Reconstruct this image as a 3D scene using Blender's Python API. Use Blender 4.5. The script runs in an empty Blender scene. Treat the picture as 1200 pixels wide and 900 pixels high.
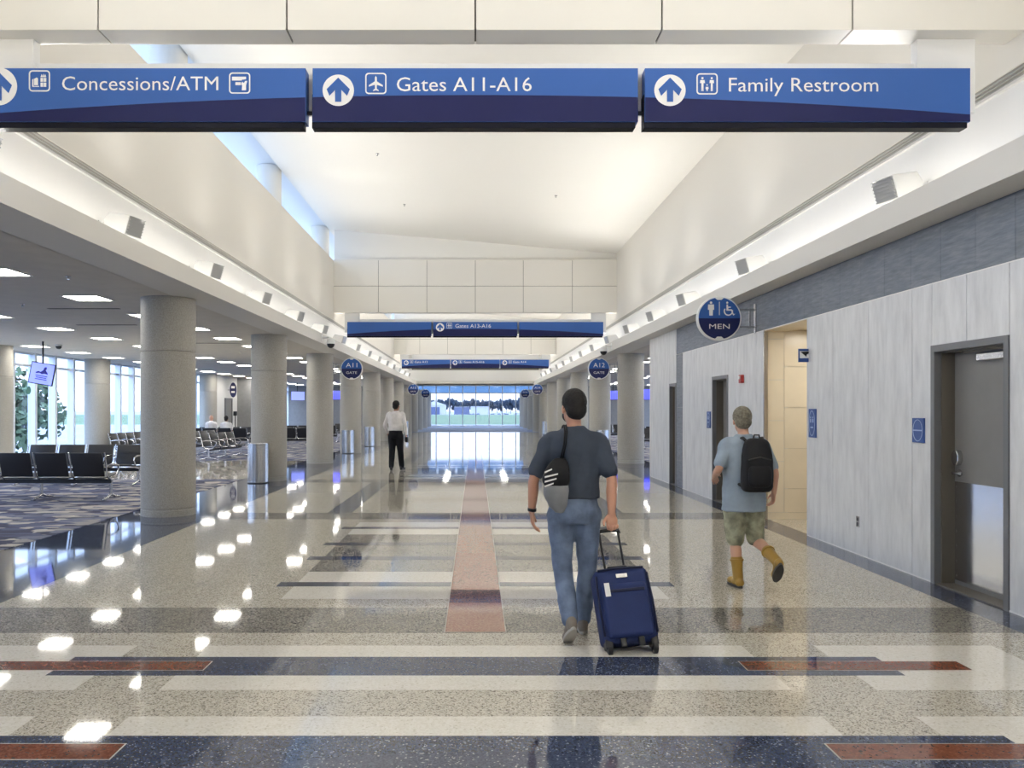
import bpy, bmesh, math, random
from mathutils import Vector, Matrix, Euler, Quaternion
random.seed(7)
sc = bpy.context.scene
COL = sc.collection
R = math.radians
PI = math.pi

# ------------------------------------------------------------------ camera
FPX = 945.0
cam_data = bpy.data.cameras.new('camera')
cam_data.sensor_fit = 'HORIZONTAL'
cam_data.sensor_width = 36.0
cam_data.lens = FPX / 1200.0 * 36.0
cam_data.shift_x = (600 - 557) / 1200.0
cam_data.shift_y = (481 - 450) / 1200.0
cam_data.clip_end = 6000
cam_data.clip_start = 0.05
cam = bpy.data.objects.new('camera', cam_data)
COL.objects.link(cam)
cam.location = (0, 0, 1.6)
cam.rotation_euler = (R(90), 0, 0)
sc.camera = cam

# ------------------------------------------------------------------ view / sky
vs = sc.view_settings
vs.view_transform = 'Standard'
vs.look = 'None'
vs.exposure = 1.17
vs.gamma = 1.0
vs.use_curve_mapping = False
sc.cycles.use_denoising = True
sc.cycles.max_bounces = 10
sc.cycles.diffuse_bounces = 6
sc.cycles.glossy_bounces = 4
sc.cycles.transparent_max_bounces = 12
sc.cycles.caustics_reflective = False
sc.cycles.caustics_refractive = False
sc.cycles.sample_clamp_indirect = 6.0

world = bpy.data.worlds.new('sky')
sc.world = world
world.use_nodes = True
wn, wl = world.node_tree.nodes, world.node_tree.links
wn.clear()
w_out = wn.new('ShaderNodeOutputWorld')
w_bg = wn.new('ShaderNodeBackground')
w_tc = wn.new('ShaderNodeTexCoord')
w_sep = wn.new('ShaderNodeSeparateXYZ')
w_ramp = wn.new('ShaderNodeValToRGB')
w_ramp.color_ramp.elements[0].position = 0.0
w_ramp.color_ramp.elements[0].color = (0.20, 0.225, 0.28, 1)
w_ramp.color_ramp.elements[1].position = 1.0
w_ramp.color_ramp.elements[1].color = (0.66, 0.82, 1.0, 1)
e = w_ramp.color_ramp.elements.new(0.5)
e.color = (0.48, 0.63, 0.88, 1)
wl.new(w_tc.outputs['Generated'], w_sep.inputs[0])
wl.new(w_sep.outputs['Z'], w_ramp.inputs[0])
wl.new(w_ramp.outputs[0], w_bg.inputs[0])
w_bg.inputs[1].default_value = 4.0
wl.new(w_bg.outputs[0], w_out.inputs[0])

COVE_POWER = 22.0      # one strip in the cove, per bay and side
FLOOD_POWER = 90.0    # each floodlight on the cove ledges
TROFFER = 12.0          # emission of the square ceiling lights

# ------------------------------------------------------------------ materials
def lin(c):
    return tuple(((v / 255.0) / 12.92 if v / 255.0 <= 0.04045 else ((v / 255.0 + 0.055) / 1.055) ** 2.4) for v in c)

class NT:
    def __init__(self, name):
        self.m = bpy.data.materials.new(name)
        self.m.use_nodes = True
        self.n = self.m.node_tree.nodes
        self.l = self.m.node_tree.links
        self.b = self.n['Principled BSDF']
        self.out = self.n['Material Output']
    def new(self, t, **kw):
        x = self.n.new(t)
        for k, v in kw.items():
            setattr(x, k, v)
        return x
    def link(self, a, b):
        self.l.new(a, b)
    def pos(self, scale=(1, 1, 1), obj=False):
        mp = self.new('ShaderNodeMapping')
        mp.inputs['Scale'].default_value = scale
        if obj:
            self.link(self.new('ShaderNodeTexCoord').outputs['Object'], mp.inputs[0])
        else:
            self.link(self.new('ShaderNodeNewGeometry').outputs['Position'], mp.inputs[0])
        return mp.outputs[0]
    def ramp(self, stops, interp='LINEAR'):
        r = self.new('ShaderNodeValToRGB')
        cr = r.color_ramp
        cr.interpolation = interp
        while len(cr.elements) > 1:
            cr.elements.remove(cr.elements[-1])
        cr.elements[0].position = stops[0][0]
        cr.elements[0].color = (*lin(stops[0][1]), 1)
        for p, c in stops[1:]:
            q = cr.elements.new(p)
            q.color = (*lin(c), 1)
        return r

def flat(name, c, rough=0.5, metal=0.0, spec=0.5, var=0.0, vscale=6.0, bump=0.0, bscale=40.0, obj=False, stretch=(1, 1, 1)):
    t = NT(name)
    b = t.b
    b.inputs['Base Color'].default_value = (*lin(c), 1)
    b.inputs['Roughness'].default_value = rough
    b.inputs['Metallic'].default_value = metal
    b.inputs['Specular IOR Level'].default_value = spec
    if var:
        nz = t.new('ShaderNodeTexNoise')
        nz.inputs['Scale'].default_value = vscale
        nz.inputs['Detail'].default_value = 5
        t.link(t.pos(stretch, obj), nz.inputs['Vector'])
        lo = tuple(max(0, v * (1 - var)) for v in c)
        hi = tuple(min(255, v * (1 + var)) for v in c)
        r = t.ramp([(0.3, lo), (0.7, hi)])
        t.link(nz.outputs['Fac'], r.inputs[0])
        t.link(r.outputs[0], b.inputs['Base Color'])
    if bump:
        nb = t.new('ShaderNodeTexNoise')
        nb.inputs['Scale'].default_value = bscale
        nb.inputs['Detail'].default_value = 4
        t.link(t.pos(stretch, obj), nb.inputs['Vector'])
        bp = t.new('ShaderNodeBump')
        bp.inputs['Strength'].default_value = bump
        bp.inputs['Distance'].default_value = 0.01
        t.link(nb.outputs['Fac'], bp.inputs['Height'])
        t.link(bp.outputs[0], b.inputs['Normal'])
    return t.m

def emit(name, c, strength):
    t = NT(name)
    t.b.inputs['Base Color'].default_value = (*lin(c), 1)
    t.b.inputs['Emission Color'].default_value = (*lin(c), 1)
    t.b.inputs['Emission Strength'].default_value = strength
    return t.m

def terrazzo(name, stops, scale=95, rough=0.045, stops2=None):
    """polished terrazzo: chips of several tones in a binder"""
    t = NT(name)
    v = t.new('ShaderNodeTexVoronoi')
    v.inputs['Scale'].default_value = scale
    t.link(t.pos(), v.inputs['Vector'])
    sp = t.new('ShaderNodeSeparateColor')
    t.link(v.outputs['Color'], sp.inputs[0])
    r = t.ramp(stops, 'CONSTANT')
    t.link(sp.outputs[0], r.inputs[0])
    t.link(r.outputs[0], t.b.inputs['Base Color'])
    nz = t.new('ShaderNodeTexNoise')
    nz.inputs['Scale'].default_value = 1.1
    nz.inputs['Detail'].default_value = 2
    t.link(t.pos((1, 1, 1)), nz.inputs['Vector'])
    bp = t.new('ShaderNodeBump')
    bp.inputs['Strength'].default_value = 0.02
    bp.inputs['Distance'].default_value = 0.02
    t.link(nz.outputs['Fac'], bp.inputs['Height'])
    t.link(bp.outputs[0], t.b.inputs['Normal'])
    t.b.inputs['Roughness'].default_value = rough
    t.b.inputs['IOR'].default_value = 1.55
    return t.m

MT = {}
MT['base'] = terrazzo('terrazzo_beige', [(0, (205, 199, 185)), (0.28, (192, 185, 170)), (0.52, (215, 209, 196)), (0.74, (167, 160, 146)), (0.9, (122, 116, 107))], 125)
MT['grey'] = terrazzo('terrazzo_grey', [(0, (150, 146, 136)), (0.3, (122, 119, 112)), (0.6, (166, 160, 148)), (0.8, (88, 86, 82))])
MT['white'] = terrazzo('terrazzo_cream', [(0, (230, 226, 216)), (0.4, (224, 219, 208)), (0.75, (234, 230, 222)), (0.95, (208, 202, 188))])
MT['blue'] = terrazzo('terrazzo_blue', [(0, (64, 72, 94)), (0.4, (54, 62, 84)), (0.7, (74, 83, 106)), (0.955, (140, 146, 158))], scale=125)
MT['red'] = terrazzo('terrazzo_rust', [(0, (126, 74, 54)), (0.4, (114, 66, 48)), (0.75, (138, 84, 62)), (0.95, (92, 56, 44))])
MT['rose'] = terrazzo('terrazzo_rose', [(0, (172, 130, 112)), (0.4, (160, 118, 102)), (0.75, (182, 142, 124)), (0.95, (140, 102, 90))])
MT['mauve'] = terrazzo('terrazzo_mauve', [(0, (126, 100, 98)), (0.5, (112, 88, 88)), (0.85, (142, 116, 112))])
MT['strip'] = flat('divider_metal', (178, 172, 160), 0.35, 0.3)

def carpet_mat():
    t = NT('carpet_pattern')
    nz = t.new('ShaderNodeTexNoise')
    nz.inputs['Scale'].default_value = 2.2
    nz.inputs['Detail'].default_value = 1
    p = t.pos((1, 1, 1))
    t.link(p, nz.inputs['Vector'])
    mx = t.new('ShaderNodeMix', data_type='RGBA', blend_type='LINEAR_LIGHT')
    mx.inputs[0].default_value = 0.10
    t.link(t.pos((2.2, 4.6, 1)), mx.inputs[6])
    t.link(nz.outputs['Color'], mx.inputs[7])
    v = t.new('ShaderNodeTexVoronoi', distance='MANHATTAN')
    v.inputs['Scale'].default_value = 1.35
    t.link(mx.outputs[2], v.inputs['Vector'])
    sp = t.new('ShaderNodeSeparateColor')
    t.link(v.outputs['Color'], sp.inputs[0])
    r = t.ramp([(0, (52, 56, 80)), (0.32, (74, 80, 108)), (0.53, (142, 139, 140)), (0.72, (104, 108, 128)), (0.86, (172, 166, 158))], 'CONSTANT')
    t.link(sp.outputs[0], r.inputs[0])
    t.link(r.outputs[0], t.b.inputs['Base Color'])
    t.b.inputs['Roughness'].default_value = 0.95
    nb = t.new('ShaderNodeTexNoise')
    nb.inputs['Scale'].default_value = 260
    t.link(p, nb.inputs['Vector'])
    bp = t.new('ShaderNodeBump')
    bp.inputs['Strength'].default_value = 0.5
    bp.inputs['Distance'].default_value = 0.004
    t.link(nb.outputs['Fac'], bp.inputs['Height'])
    t.link(bp.outputs[0], t.b.inputs['Normal'])
    return t.m
MT['carpet'] = carpet_mat()

def streak_mat(name, stops, scale, stretch, rough, bump=0.15, var_rough=False):
    t = NT(name)
    p = t.pos(stretch)
    nz = t.new('ShaderNodeTexNoise')
    nz.inputs['Scale'].default_value = scale
    nz.inputs['Detail'].default_value = 6
    nz.inputs['Roughness'].default_value = 0.62
    t.link(p, nz.inputs['Vector'])
    r = t.ramp(stops)
    t.link(nz.outputs['Fac'], r.inputs[0])
    t.link(r.outputs[0], t.b.inputs['Base Color'])
    t.b.inputs['Roughness'].default_value = rough
    bp = t.new('ShaderNodeBump')
    bp.inputs['Strength'].default_value = bump
    bp.inputs['Distance'].default_value = 0.01
    t.link(nz.outputs['Fac'], bp.inputs['Height'])
    t.link(bp.outputs[0], t.b.inputs['Normal'])
    return t.m
MT['panel'] = streak_mat('wall_panel_laminate', [(0.25, (196, 197, 199)), (0.5, (216, 217, 218)), (0.72, (228, 229, 230))], 3.0, (2.6, 2.6, 0.6), 0.3, 0.1)
MT['slate'] = streak_mat('slate_tile', [(0.25, (92, 99, 110)), (0.5, (112, 119, 130)), (0.75, (134, 140, 149))], 4.0, (1.2, 1.2, 9), 0.42, 0.25)

def concrete_mat():
    t = NT('column_concrete')
    v = t.new('ShaderNodeTexNoise')
    v.inputs['Scale'].default_value = 70
    v.inputs['Detail'].default_value = 6
    t.link(t.pos(), v.inputs['Vector'])
    r = t.ramp([(0.3, (150, 147, 138)), (0.55, (170, 167, 158)), (0.75, (182, 179, 170))])
    t.link(v.outputs['Fac'], r.inputs[0])
    t.link(r.outputs[0], t.b.inputs['Base Color'])
    t.b.inputs['Roughness'].default_value = 0.6
    bp = t.new('ShaderNodeBump')
    bp.inputs['Strength'].default_value = 0.12
    bp.inputs['Distance'].default_value = 0.01
    t.link(v.outputs['Fac'], bp.inputs['Height'])
    t.link(bp.outputs[0], t.b.inputs['Normal'])
    return t.m
MT['concrete'] = concrete_mat()
MT['vault'] = flat('vault_paint', (232, 230, 224), 0.75)
MT['upper'] = flat('upper_wall_paint', (226, 222, 213), 0.75)
MT['fascia'] = flat('fascia_paint', (218, 215, 208), 0.65)
MT['cove'] = flat('cove_paint', (238, 237, 234), 0.7)
MT['lounge_ceiling'] = flat('lounge_ceiling_tile', (204, 198, 186), 0.85, var=0.02, vscale=3)
MT['bulkhead'] = flat('bulkhead_panel', (224, 221, 213), 0.45)
MT['joint'] = flat('dark_joint', (116, 113, 106), 0.8)
MT['wallcore'] = flat('wall_substrate', (200, 200, 198), 0.7)
MT['white_wall'] = flat('white_wall_paint', (224, 224, 222), 0.6)
MT['grey_wall'] = flat('grey_wall_paint', (142, 142, 142), 0.6, var=0.03)
MT['grille'] = flat('linear_grille_metal', (150, 146, 138), 0.5, 0.2)
MT['beige_tile'] = flat('beige_ceramic', (226, 214, 190), 0.25, var=0.02, vscale=2)
MT['grout'] = flat('tile_grout', (196, 182, 158), 0.8)
MT['steel'] = flat('brushed_steel', (196, 196, 196), 0.24, 1.0, var=0.05, vscale=40, stretch=(1, 1, 0.05))
MT['kick'] = flat('kick_plate_steel', (214, 216, 220), 0.16, 1.0, bump=0.1, bscale=3)
MT['chrome'] = flat('polished_aluminium', (200, 200, 202), 0.2, 1.0)
MT['door'] = flat('door_paint', (126, 124, 121), 0.35, var=0.02)
MT['frame'] = flat('door_frame_paint', (112, 113, 116), 0.35)
MT['jamb'] = flat('door_jamb_paint', (104, 98, 88), 0.45)
MT['mullion'] = flat('window_mullion', (214, 220, 228), 0.35, 0.2)
MT['black'] = flat('black_plastic', (20, 20, 22), 0.4)
MT['sling'] = flat('black_seat_vinyl', (30, 30, 33), 0.42, bump=0.1, bscale=60)
MT['signblue'] = flat('sign_blue', (56, 98, 170), 0.35, spec=.25)
MT['signnavy'] = flat('sign_navy', (32, 36, 84), 0.35, spec=.2)
MT['signnavy2'] = flat('round_sign_navy', (22, 30, 84), 0.3)
MT['signwhite'] = flat('sign_white', (240, 238, 236), 0.4)
MT['signrail'] = flat('sign_black_rail', (12, 14, 30), 0.5, spec=.2)
MT['plaque'] = flat('plaque_blue', (52, 84, 148), 0.35)
MT['plaque_hi'] = flat('plaque_raised', (176, 192, 224), 0.4)
MT['whiteplastic'] = flat('white_plastic', (232, 232, 230), 0.45)
MT['louvre'] = flat('grey_louvre', (182, 182, 180), 0.5)
MT['red_alarm'] = flat('red_alarm', (170, 40, 34), 0.4)
MT['screen'] = emit('screen_lavender', (128, 142, 245), 0.6)
MT['screen_ink'] = flat('screen_ink', (40, 44, 150), 0.6)
MT['screen_blue'] = emit('screen_blue', (66, 72, 240), 0.8)
MT['diffuser'] = emit('light_diffuser', (255, 250, 240), TROFFER)
MT['floodface'] = emit('flood_lens', (255, 252, 244), 1.5)

def glass_mat(name, tint, gloss):
    t = NT(name)
    tr = t.new('ShaderNodeBsdfTransparent')
    tr.inputs[0].default_value = (*tint, 1)
    gl = t.new('ShaderNodeBsdfGlossy')
    gl.inputs['Roughness'].default_value = 0.02
    mx = t.new('ShaderNodeMixShader')
    mx.inputs[0].default_value = gloss
    t.link(tr.outputs[0], mx.inputs[1])
    t.link(gl.outputs[0], mx.inputs[2])
    t.link(mx.outputs[0], t.out.inputs[0])
    return t.m
MT['glass'] = glass_mat('window_glass', (0.9, 0.94, 1.0), 0.05)
MT['glass_end'] = glass_mat('solar_glass', (0.86, 0.88, 0.94), 0.05)
MT['glass_top'] = glass_mat('tinted_transom_glass', (0.30, 0.42, 0.56), 0.05)

# ------------------------------------------------------------------ mesh helpers
class MB:
    """collects shapes into one mesh"""
    def __init__(self):
        self.v, self.f, self.mi = [], [], []
    def add(self, vs_, fs_, mi=0):
        o = len(self.v)
        self.v += [tuple(p) for p in vs_]
        self.f += [tuple(i + o for i in q) for q in fs_]
        self.mi += [mi] * len(fs_)
        return self
    def box(self, x0, x1, y0, y1, z0, z1, mi=0, M=None):
        vs_ = [(x, y, z) for z in (z0, z1) for y in (y0, y1) for x in (x0, x1)]
        if M is not None:
            vs_ = [M @ Vector(p) for p in vs_]
        return self.add(vs_, [(0, 2, 3, 1), (4, 5, 7, 6), (0, 1, 5, 4), (2, 6, 7, 3), (0, 4, 6, 2), (1, 3, 7, 5)], mi)
    def prism(self, poly, y0, y1, mi=0, M=None):
        """poly in (x,z), extruded along y"""
        n = len(poly)
        vs_ = [(x, y0, z) for x, z in poly] + [(x, y1, z) for x, z in poly]
        if M is not None:
            vs_ = [M @ Vector(p) for p in vs_]
        fs_ = [tuple(range(n)), tuple(reversed(range(n, 2 * n)))] + [((i + 1) % n, i, i + n, (i + 1) % n + n) for i in range(n)]
        return self.add(vs_, fs_, mi)
    def cyl(self, p0, p1, r, n=12, r1=None, mi=0):
        p0, p1 = Vector(p0), Vector(p1)
        r1 = r if r1 is None else r1
        ax = (p1 - p0).normalized()
        u = ax.orthogonal().normalized()
        w = ax.cross(u)
        vs_ = []
        for p, q in ((p0, r), (p1, r1)):
            for i in range(n):
                a = 2 * PI * i / n
                vs_.append(p + u * math.cos(a) * q + w * math.sin(a) * q)
        fs_ = [(i, (i + 1) % n, (i + 1) % n + n, i + n) for i in range(n)] + [tuple(reversed(range(n))), tuple(range(n, 2 * n))]
        return self.add(vs_, fs_, mi)
    def lathe(self, prof, n=48, c=(0, 0), mi=0, cap=True):
        k = len(prof)
        vs_ = [(c[0] + r * math.cos(2 * PI * j / n), c[1] + r * math.sin(2 * PI * j / n), z) for r, z in prof for j in range(n)]
        fs_ = [(i * n + j, i * n + (j + 1) % n, (i + 1) * n + (j + 1) % n, (i + 1) * n + j) for i in range(k - 1) for j in range(n)]
        if cap:
            fs_ += [tuple(reversed(range(n))), tuple(range((k - 1) * n, k * n))]
        return self.add(vs_, fs_, mi)
    def path(self, pts, r, n=8, mi=0, closed=False):
        """round tube along points"""
        P = [Vector(p) for p in pts]
        k = len(P)
        vs_ = []
        u = None
        for i, p in enumerate(P):
            d = (P[min(i + 1, k - 1)] - P[max(i - 1, 0)]).normalized()
            if u is None:
                u = d.orthogonal().normalized()
            else:
                u = (u - d * u.dot(d)).normalized()
            w = d.cross(u)
            rr = r[i] if isinstance(r, (list, tuple)) else r
            for j in range(n):
                a = 2 * PI * j / n
                vs_.append(p + u * math.cos(a) * rr + w * math.sin(a) * rr)
        fs_ = [(i * n + j, i * n + (j + 1) % n, (i + 1) * n + (j + 1) % n, (i + 1) * n + j) for i in range(k - 1) for j in range(n)]
        fs_ += [tuple(reversed(range(n))), tuple(range((k - 1) * n, k * n))]
        return self.add(vs_, fs_, mi)
    def ell(self, c, r, M=None, n=20, m=12, mi=0):
        vs_ = [Vector((0, 0, -r[2]))]
        for i in range(1, m):
            t = -PI / 2 + PI * i / m
            for j in range(n):
                a = 2 * PI * j / n
                vs_.append(Vector((r[0] * math.cos(t) * math.cos(a), r[1] * math.cos(t) * math.sin(a), r[2] * math.sin(t))))
        vs_.append(Vector((0, 0, r[2])))
        if M is not None:
            vs_ = [M @ p for p in vs_]
        vs_ = [p + Vector(c) for p in vs_]
        L = len(vs_) - 1
        fs_ = [(0, 1 + (j + 1) % n, 1 + j) for j in range(n)]
        for i in range(m - 2):
            a = 1 + i * n
            fs_ += [(a + j, a + (j + 1) % n, a + n + (j + 1) % n, a + n + j) for j in range(n)]
        a = 1 + (m - 2) * n
        fs_ += [(a + j, a + (j + 1) % n, L) for j in range(n)]
        return self.add(vs_, fs_, mi)
    def mesh(self, name, mats, smooth=False, bevel=0.0, seg=2):
        me = bpy.data.meshes.new(name)
        me.from_pydata([tuple(p) for p in self.v], [], self.f)
        for m in (mats if isinstance(mats, (list, tuple)) else [mats]):
            me.materials.append(MT[m] if isinstance(m, str) else m)
        for p, i in zip(me.polygons, self.mi):
            p.material_index = i
        bm = bmesh.new()
        bm.from_mesh(me)
        bmesh.ops.recalc_face_normals(bm, faces=bm.faces)
        if bevel:
            ed = [e_ for e_ in bm.edges if len(e_.link_faces) == 2 and e_.calc_face_angle(0) > 0.6]
            bmesh.ops.bevel(bm, geom=ed, offset=bevel, segments=seg, affect='EDGES', profile=0.5, clamp_overlap=True)
        bm.to_mesh(me)
        bm.free()
        if smooth:
            for p in me.polygons:
                p.use_smooth = True
            if smooth != 'all':
                me.set_sharp_from_angle(angle=R(38))
        me.update()
        return me
    def build(self, name, mats, parent=None, smooth=False, bevel=0.0, seg=2, loc=None, rot=None):
        return link(name, self.mesh(name, mats, smooth, bevel, seg), parent, loc, rot)

def link(name, me, parent=None, loc=None, rot=None, scale=None):
    o = bpy.data.objects.new(name, me)
    COL.objects.link(o)
    if parent is not None:
        o.parent = parent
    if loc is not None:
        o.location = loc
    if rot is not None:
        o.rotation_euler = rot
    if scale is not None:
        o.scale = scale
    return o

def thing(name, label, cat, loc=(0, 0, 0), rotz=0.0, group=None):
    o = link(name, None, None, loc, (0, 0, rotz))
    return tag(o, label, cat, group)

def tag(o, label, cat, group=None, kind=None):
    o['label'] = label
    o['category'] = cat
    if group:
        o['group'] = group
    if kind:
        o['kind'] = kind
    return o

def struct(o, label=None):
    o['kind'] = 'structure'
    if label:
        o['label'] = label
    return o

def box(name, x0, x1, y0, y1, z0, z1, m, parent=None, bevel=0.0):
    return MB().box(x0, x1, y0, y1, z0, z1).build(name, m, parent, bevel=bevel)

UNIT = {}
def ubox(name, x0, x1, y0, y1, z0, z1, m, parent=None):
    """a box that shares one unit cube mesh per material"""
    if m not in UNIT:
        UNIT[m] = MB().box(-.5, .5, -.5, .5, -.5, .5).mesh('piece_' + m, m)
    return link(name, UNIT[m], parent, ((x0 + x1) / 2, (y0 + y1) / 2, (z0 + z1) / 2), None, (x1 - x0, y1 - y0, z1 - z0))

ORD = ['first', 'second', 'third', 'fourth', 'fifth', 'sixth', 'seventh', 'eighth', 'ninth', 'tenth', 'eleventh', 'twelfth', 'thirteenth', 'fourteenth', 'fifteenth', 'sixteenth', 'seventeenth', 'eighteenth', 'nineteenth', 'twentieth', 'twenty-first', 'twenty-second', 'twenty-third', 'twenty-fourth', 'twenty-fifth']

TXT = {}
def text_mesh(s, w, h, m, bold=0.0):
    """lettering as a flat mesh, centred, in the x-z plane facing -y, fitted to w x h (h = height of the capitals)"""
    key = (s, round(w, 4), round(h, 4), m, bold)
    if key in TXT:
        return TXT[key]
    cu = bpy.data.curves.new('lettering', 'FONT')
    cu.body = s
    cu.size = 1.0
    cu.offset = bold
    cu.resolution_u = 3
    ob = bpy.data.objects.new('lettering', cu)
    COL.objects.link(ob)
    dg = bpy.context.evaluated_depsgraph_get()
    me = bpy.data.meshes.new_from_object(ob.evaluated_get(dg))
    bpy.data.objects.remove(ob)
    bpy.data.curves.remove(cu)
    xs = [v.co.x for v in me.vertices]
    x0, x1 = min(xs), max(xs)
    cap = 0.72
    for v in me.vertices:
        x, y = v.co.x, v.co.y
        v.co = ((x - (x0 + x1) / 2) / (x1 - x0) * w, 0, (y - cap / 2) / cap * h)
    me.materials.clear()
    me.materials.append(MT[m])
    TXT[key] = me
    return me

def circle2(r, n=40, cx=0, cz=0, a0=0.0, a1=2 * PI):
    return [(cx + r * math.cos(a0 + (a1 - a0) * i / n), cz + r * math.sin(a0 + (a1 - a0) * i / n)) for i in range(n)]

def rrect(w, h, r, n=5, cx=0, cz=0):
    pts = []
    for sx, sz, a in ((1, 1, 0), (-1, 1, PI / 2), (-1, -1, PI), (1, -1, 3 * PI / 2)):
        for i in range(n + 1):
            t = a + PI / 2 * i / n
            pts.append((cx + sx * (w / 2 - r) + r * math.cos(t), cz + sz * (h / 2 - r) + r * math.sin(t)))
    return pts

def ring_add(mb, outer, inner, y0, y1):
    n = len(outer)
    vs_ = [(x, y, z) for y in (y0, y1) for lst in (outer, inner) for x, z in lst]
    fs_ = []
    for i in range(n):
        j = (i + 1) % n
        fs_ += [(i, j, n + j, n + i), (2 * n + j, 2 * n + i, 3 * n + i, 3 * n + j), (i, 2 * n + i, 2 * n + j, j), (n + i, n + j, 3 * n + j, 3 * n + i)]
    mb.add(vs_, fs_)
# ------------------------------------------------------------------ large lights in the coves
XF, XU, XB = 3.92, 4.25, 4.43          # fascia face, upper wall, back wall of the cove
ZS, ZF, ZG = 3.32, 3.57, 4.30          # soffit, top of fascia, grille
Y0, YE = -11.8, 54.0                   # hall behind the camera, end of the vaulted part
BULK = [6.22, 24.2, 42.2]
BAYS = [(-11.6, 6.1), (6.6, 24.1), (24.6, 42.1), (42.6, 53.8)]
for s in (-1, 1):
    for a, b in BAYS:
        ld = bpy.data.lights.new('cove_strip', 'AREA')
        ld.shape = 'RECTANGLE'
        ld.size = 0.14
        ld.size_y = b - a - 0.4
        ld.energy = COVE_POWER * (b - a) / 17.5
        ld.color = (1.0, 0.97, 0.92)
        lo = bpy.data.objects.new('cove_strip', ld)
        COL.objects.link(lo)
        lo.location = (s * 4.14, (a + b) / 2, 3.46)
        lo.rotation_euler = Euler((PI, s * R(24), 0))

# ------------------------------------------------------------------ floor
floor = struct(box('floor', -13.3, 13.3, Y0, 80.2, -0.3, 0.0, 'base'), 'polished speckled beige terrazzo floor of the concourse')
def inlay(m, x0, x1, y0, y1, lay=1, name='terrazzo_inlay'):
    return ubox(name, x0, x1, y0, y1, -0.01, 0.0007 * lay, m, floor)
# blue borders along the columns and along the restroom wall
inlay('blue', -5.4, -3.95, Y0, 59.4, 1, 'terrazzo_border')
inlay('blue', 3.93, 4.30, Y0, 19.4, 1, 'terrazzo_border')
inlay('blue', 3.93, 5.4, 19.4, 59.4, 1, 'terrazzo_border')
def red_piece(x0, x1, y0, y1, m='red', lay=4):
    inlay('strip', x0 - .008, x1 + .008, y0 - .008, y1 + .008, lay - 1, 'divider_strip')
    inlay(m, x0, x1, y0, y1, lay)
for c in (5.05, 3.78, 2.51):
    inlay('white', -1.81, 1.81, c - .436, c + .436, 1)
    for s in (-1, 1):
        inlay('white', min(s * 2.30, s * 3.51), max(s * 2.30, s * 3.51), c - .436, c + .436, 1)
    inlay('blue', -2.595, 2.595, c - .183, c + .183, 2)
    for s in (-1, 1):
        red_piece(min(s * 1.68, s * 3.06), max(s * 1.68, s * 3.06), c - .084, c + .084)
for k in range(-1, 9):
    g = 6.17 + 6.06 * k
    inlay('grey', -3.95, 3.93, g - .37, g + .37, 1)
    if k < 0:
        continue
    if k % 2 == 0:
        for a, b in ((.68, 1.83), (4.23, 5.38)):
            inlay('white', -1.65, 1.65, g + a, g + b, 1)
        inlay('grey', -1.65, 1.65, g + 1.83, g + 4.23, 1)
        for a, b in ((1.16, 1.34), (2.47, 2.66), (3.40, 3.59), (4.72, 4.90)):
            inlay('blue', -1.81, 1.81, g + a, g + b, 2)
        red_piece(-.217, .217, g - .35 if k == 0 else g - .5, g + .53, 'rose', 5)
        red_piece(-.217, .217, g + .53, g + 1.01, 'mauve', 5)
        red_piece(-.217, .217, g + 1.01, g + 5.05, 'rose', 5)
        red_piece(-.217, .217, g + 5.05, g + 5.53, 'mauve', 5)
    else:
        for s in (-1, 1):
            inlay('blue', min(s * 1.93, s * 2.31), max(s * 1.93, s * 2.31), g + .4, g + 5.65, 1)
        red_piece(-.217, .217, g - .53, g + 5.56, 'rose', 5)
# carpets of the gate lounges and of the window end
for nm, x0, x1, y0, y1, lb in (('carpet_near', -13.3, -5.4, Y0, 18.7, 'patterned blue and grey carpet under the nearest seats on the left'),
                               ('carpet_far', -13.3, -5.4, 25.6, 59.4, 'patterned blue and grey carpet of the far left gate lounge'),
                               ('carpet_right', 5.4, 13.3, 19.6, 59.4, 'patterned blue and grey carpet behind the right column row')):
    struct(box(nm, x0, x1, y0, y1, -.01, .006, 'carpet'), lb)
MT['endcarpet'] = flat('end_carpet', (134, 142, 158), 0.9, var=0.06, vscale=8)
struct(box('carpet_end', -13.3, 13.3, 59.4, 79.6, -.01, .006, 'endcarpet'), 'plain grey blue carpet in front of the end window')

# ------------------------------------------------------------------ side fascias, coves and upper walls
MT['grille2'] = MT['grille']
n_trim = 0
for s, side in ((-1, 'left'), (1, 'right')):
    def sb(name, xa, xb, y0, y1, z0, z1, m, parent=None):
        return box(name, min(s * xa, s * xb), max(s * xa, s * xb), y0, y1, z0, z1, m, parent)
    fas = struct(sb('trim_' + ('1' if s < 0 else '2'), XF, XF + .06, Y0, YE, ZS, ZF, 'fascia'), 'long pale fascia board below the %s light cove' % side)
    cv = struct(sb('wall_cove_' + side, XB, XB + .12, Y0, YE, ZS + .08, ZG + .05, 'cove'), 'brightly lit white cove wall on the %s' % side)
    sb('cove_shelf', XF + .06, XB + .12, Y0, YE, ZS, ZS + .08, 'fascia', fas)
    gr = struct(sb('trim_' + ('3' if s < 0 else '4'), XU + .012, XB, Y0, YE, ZG, ZG + .05, 'grille'), 'dark linear air grille above the %s cove' % side)
    for k in range(3):
        x = XU + .03 + k * .05
        sb('grille_bar', x, x + .012, Y0, YE, ZG - .008, ZG + .01, 'louvre', gr)
    sb('grille_edge', XB - .035, XB, Y0, YE, ZG - .03, ZG, 'cove', gr)
    top = 6.10 if s < 0 else 6.45
    struct(sb('wall_upper_' + side, XU, XU + .2, Y0, YE, ZG + .002, top, 'upper'), 'tall plain cream upper wall on the %s side' % side)

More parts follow.
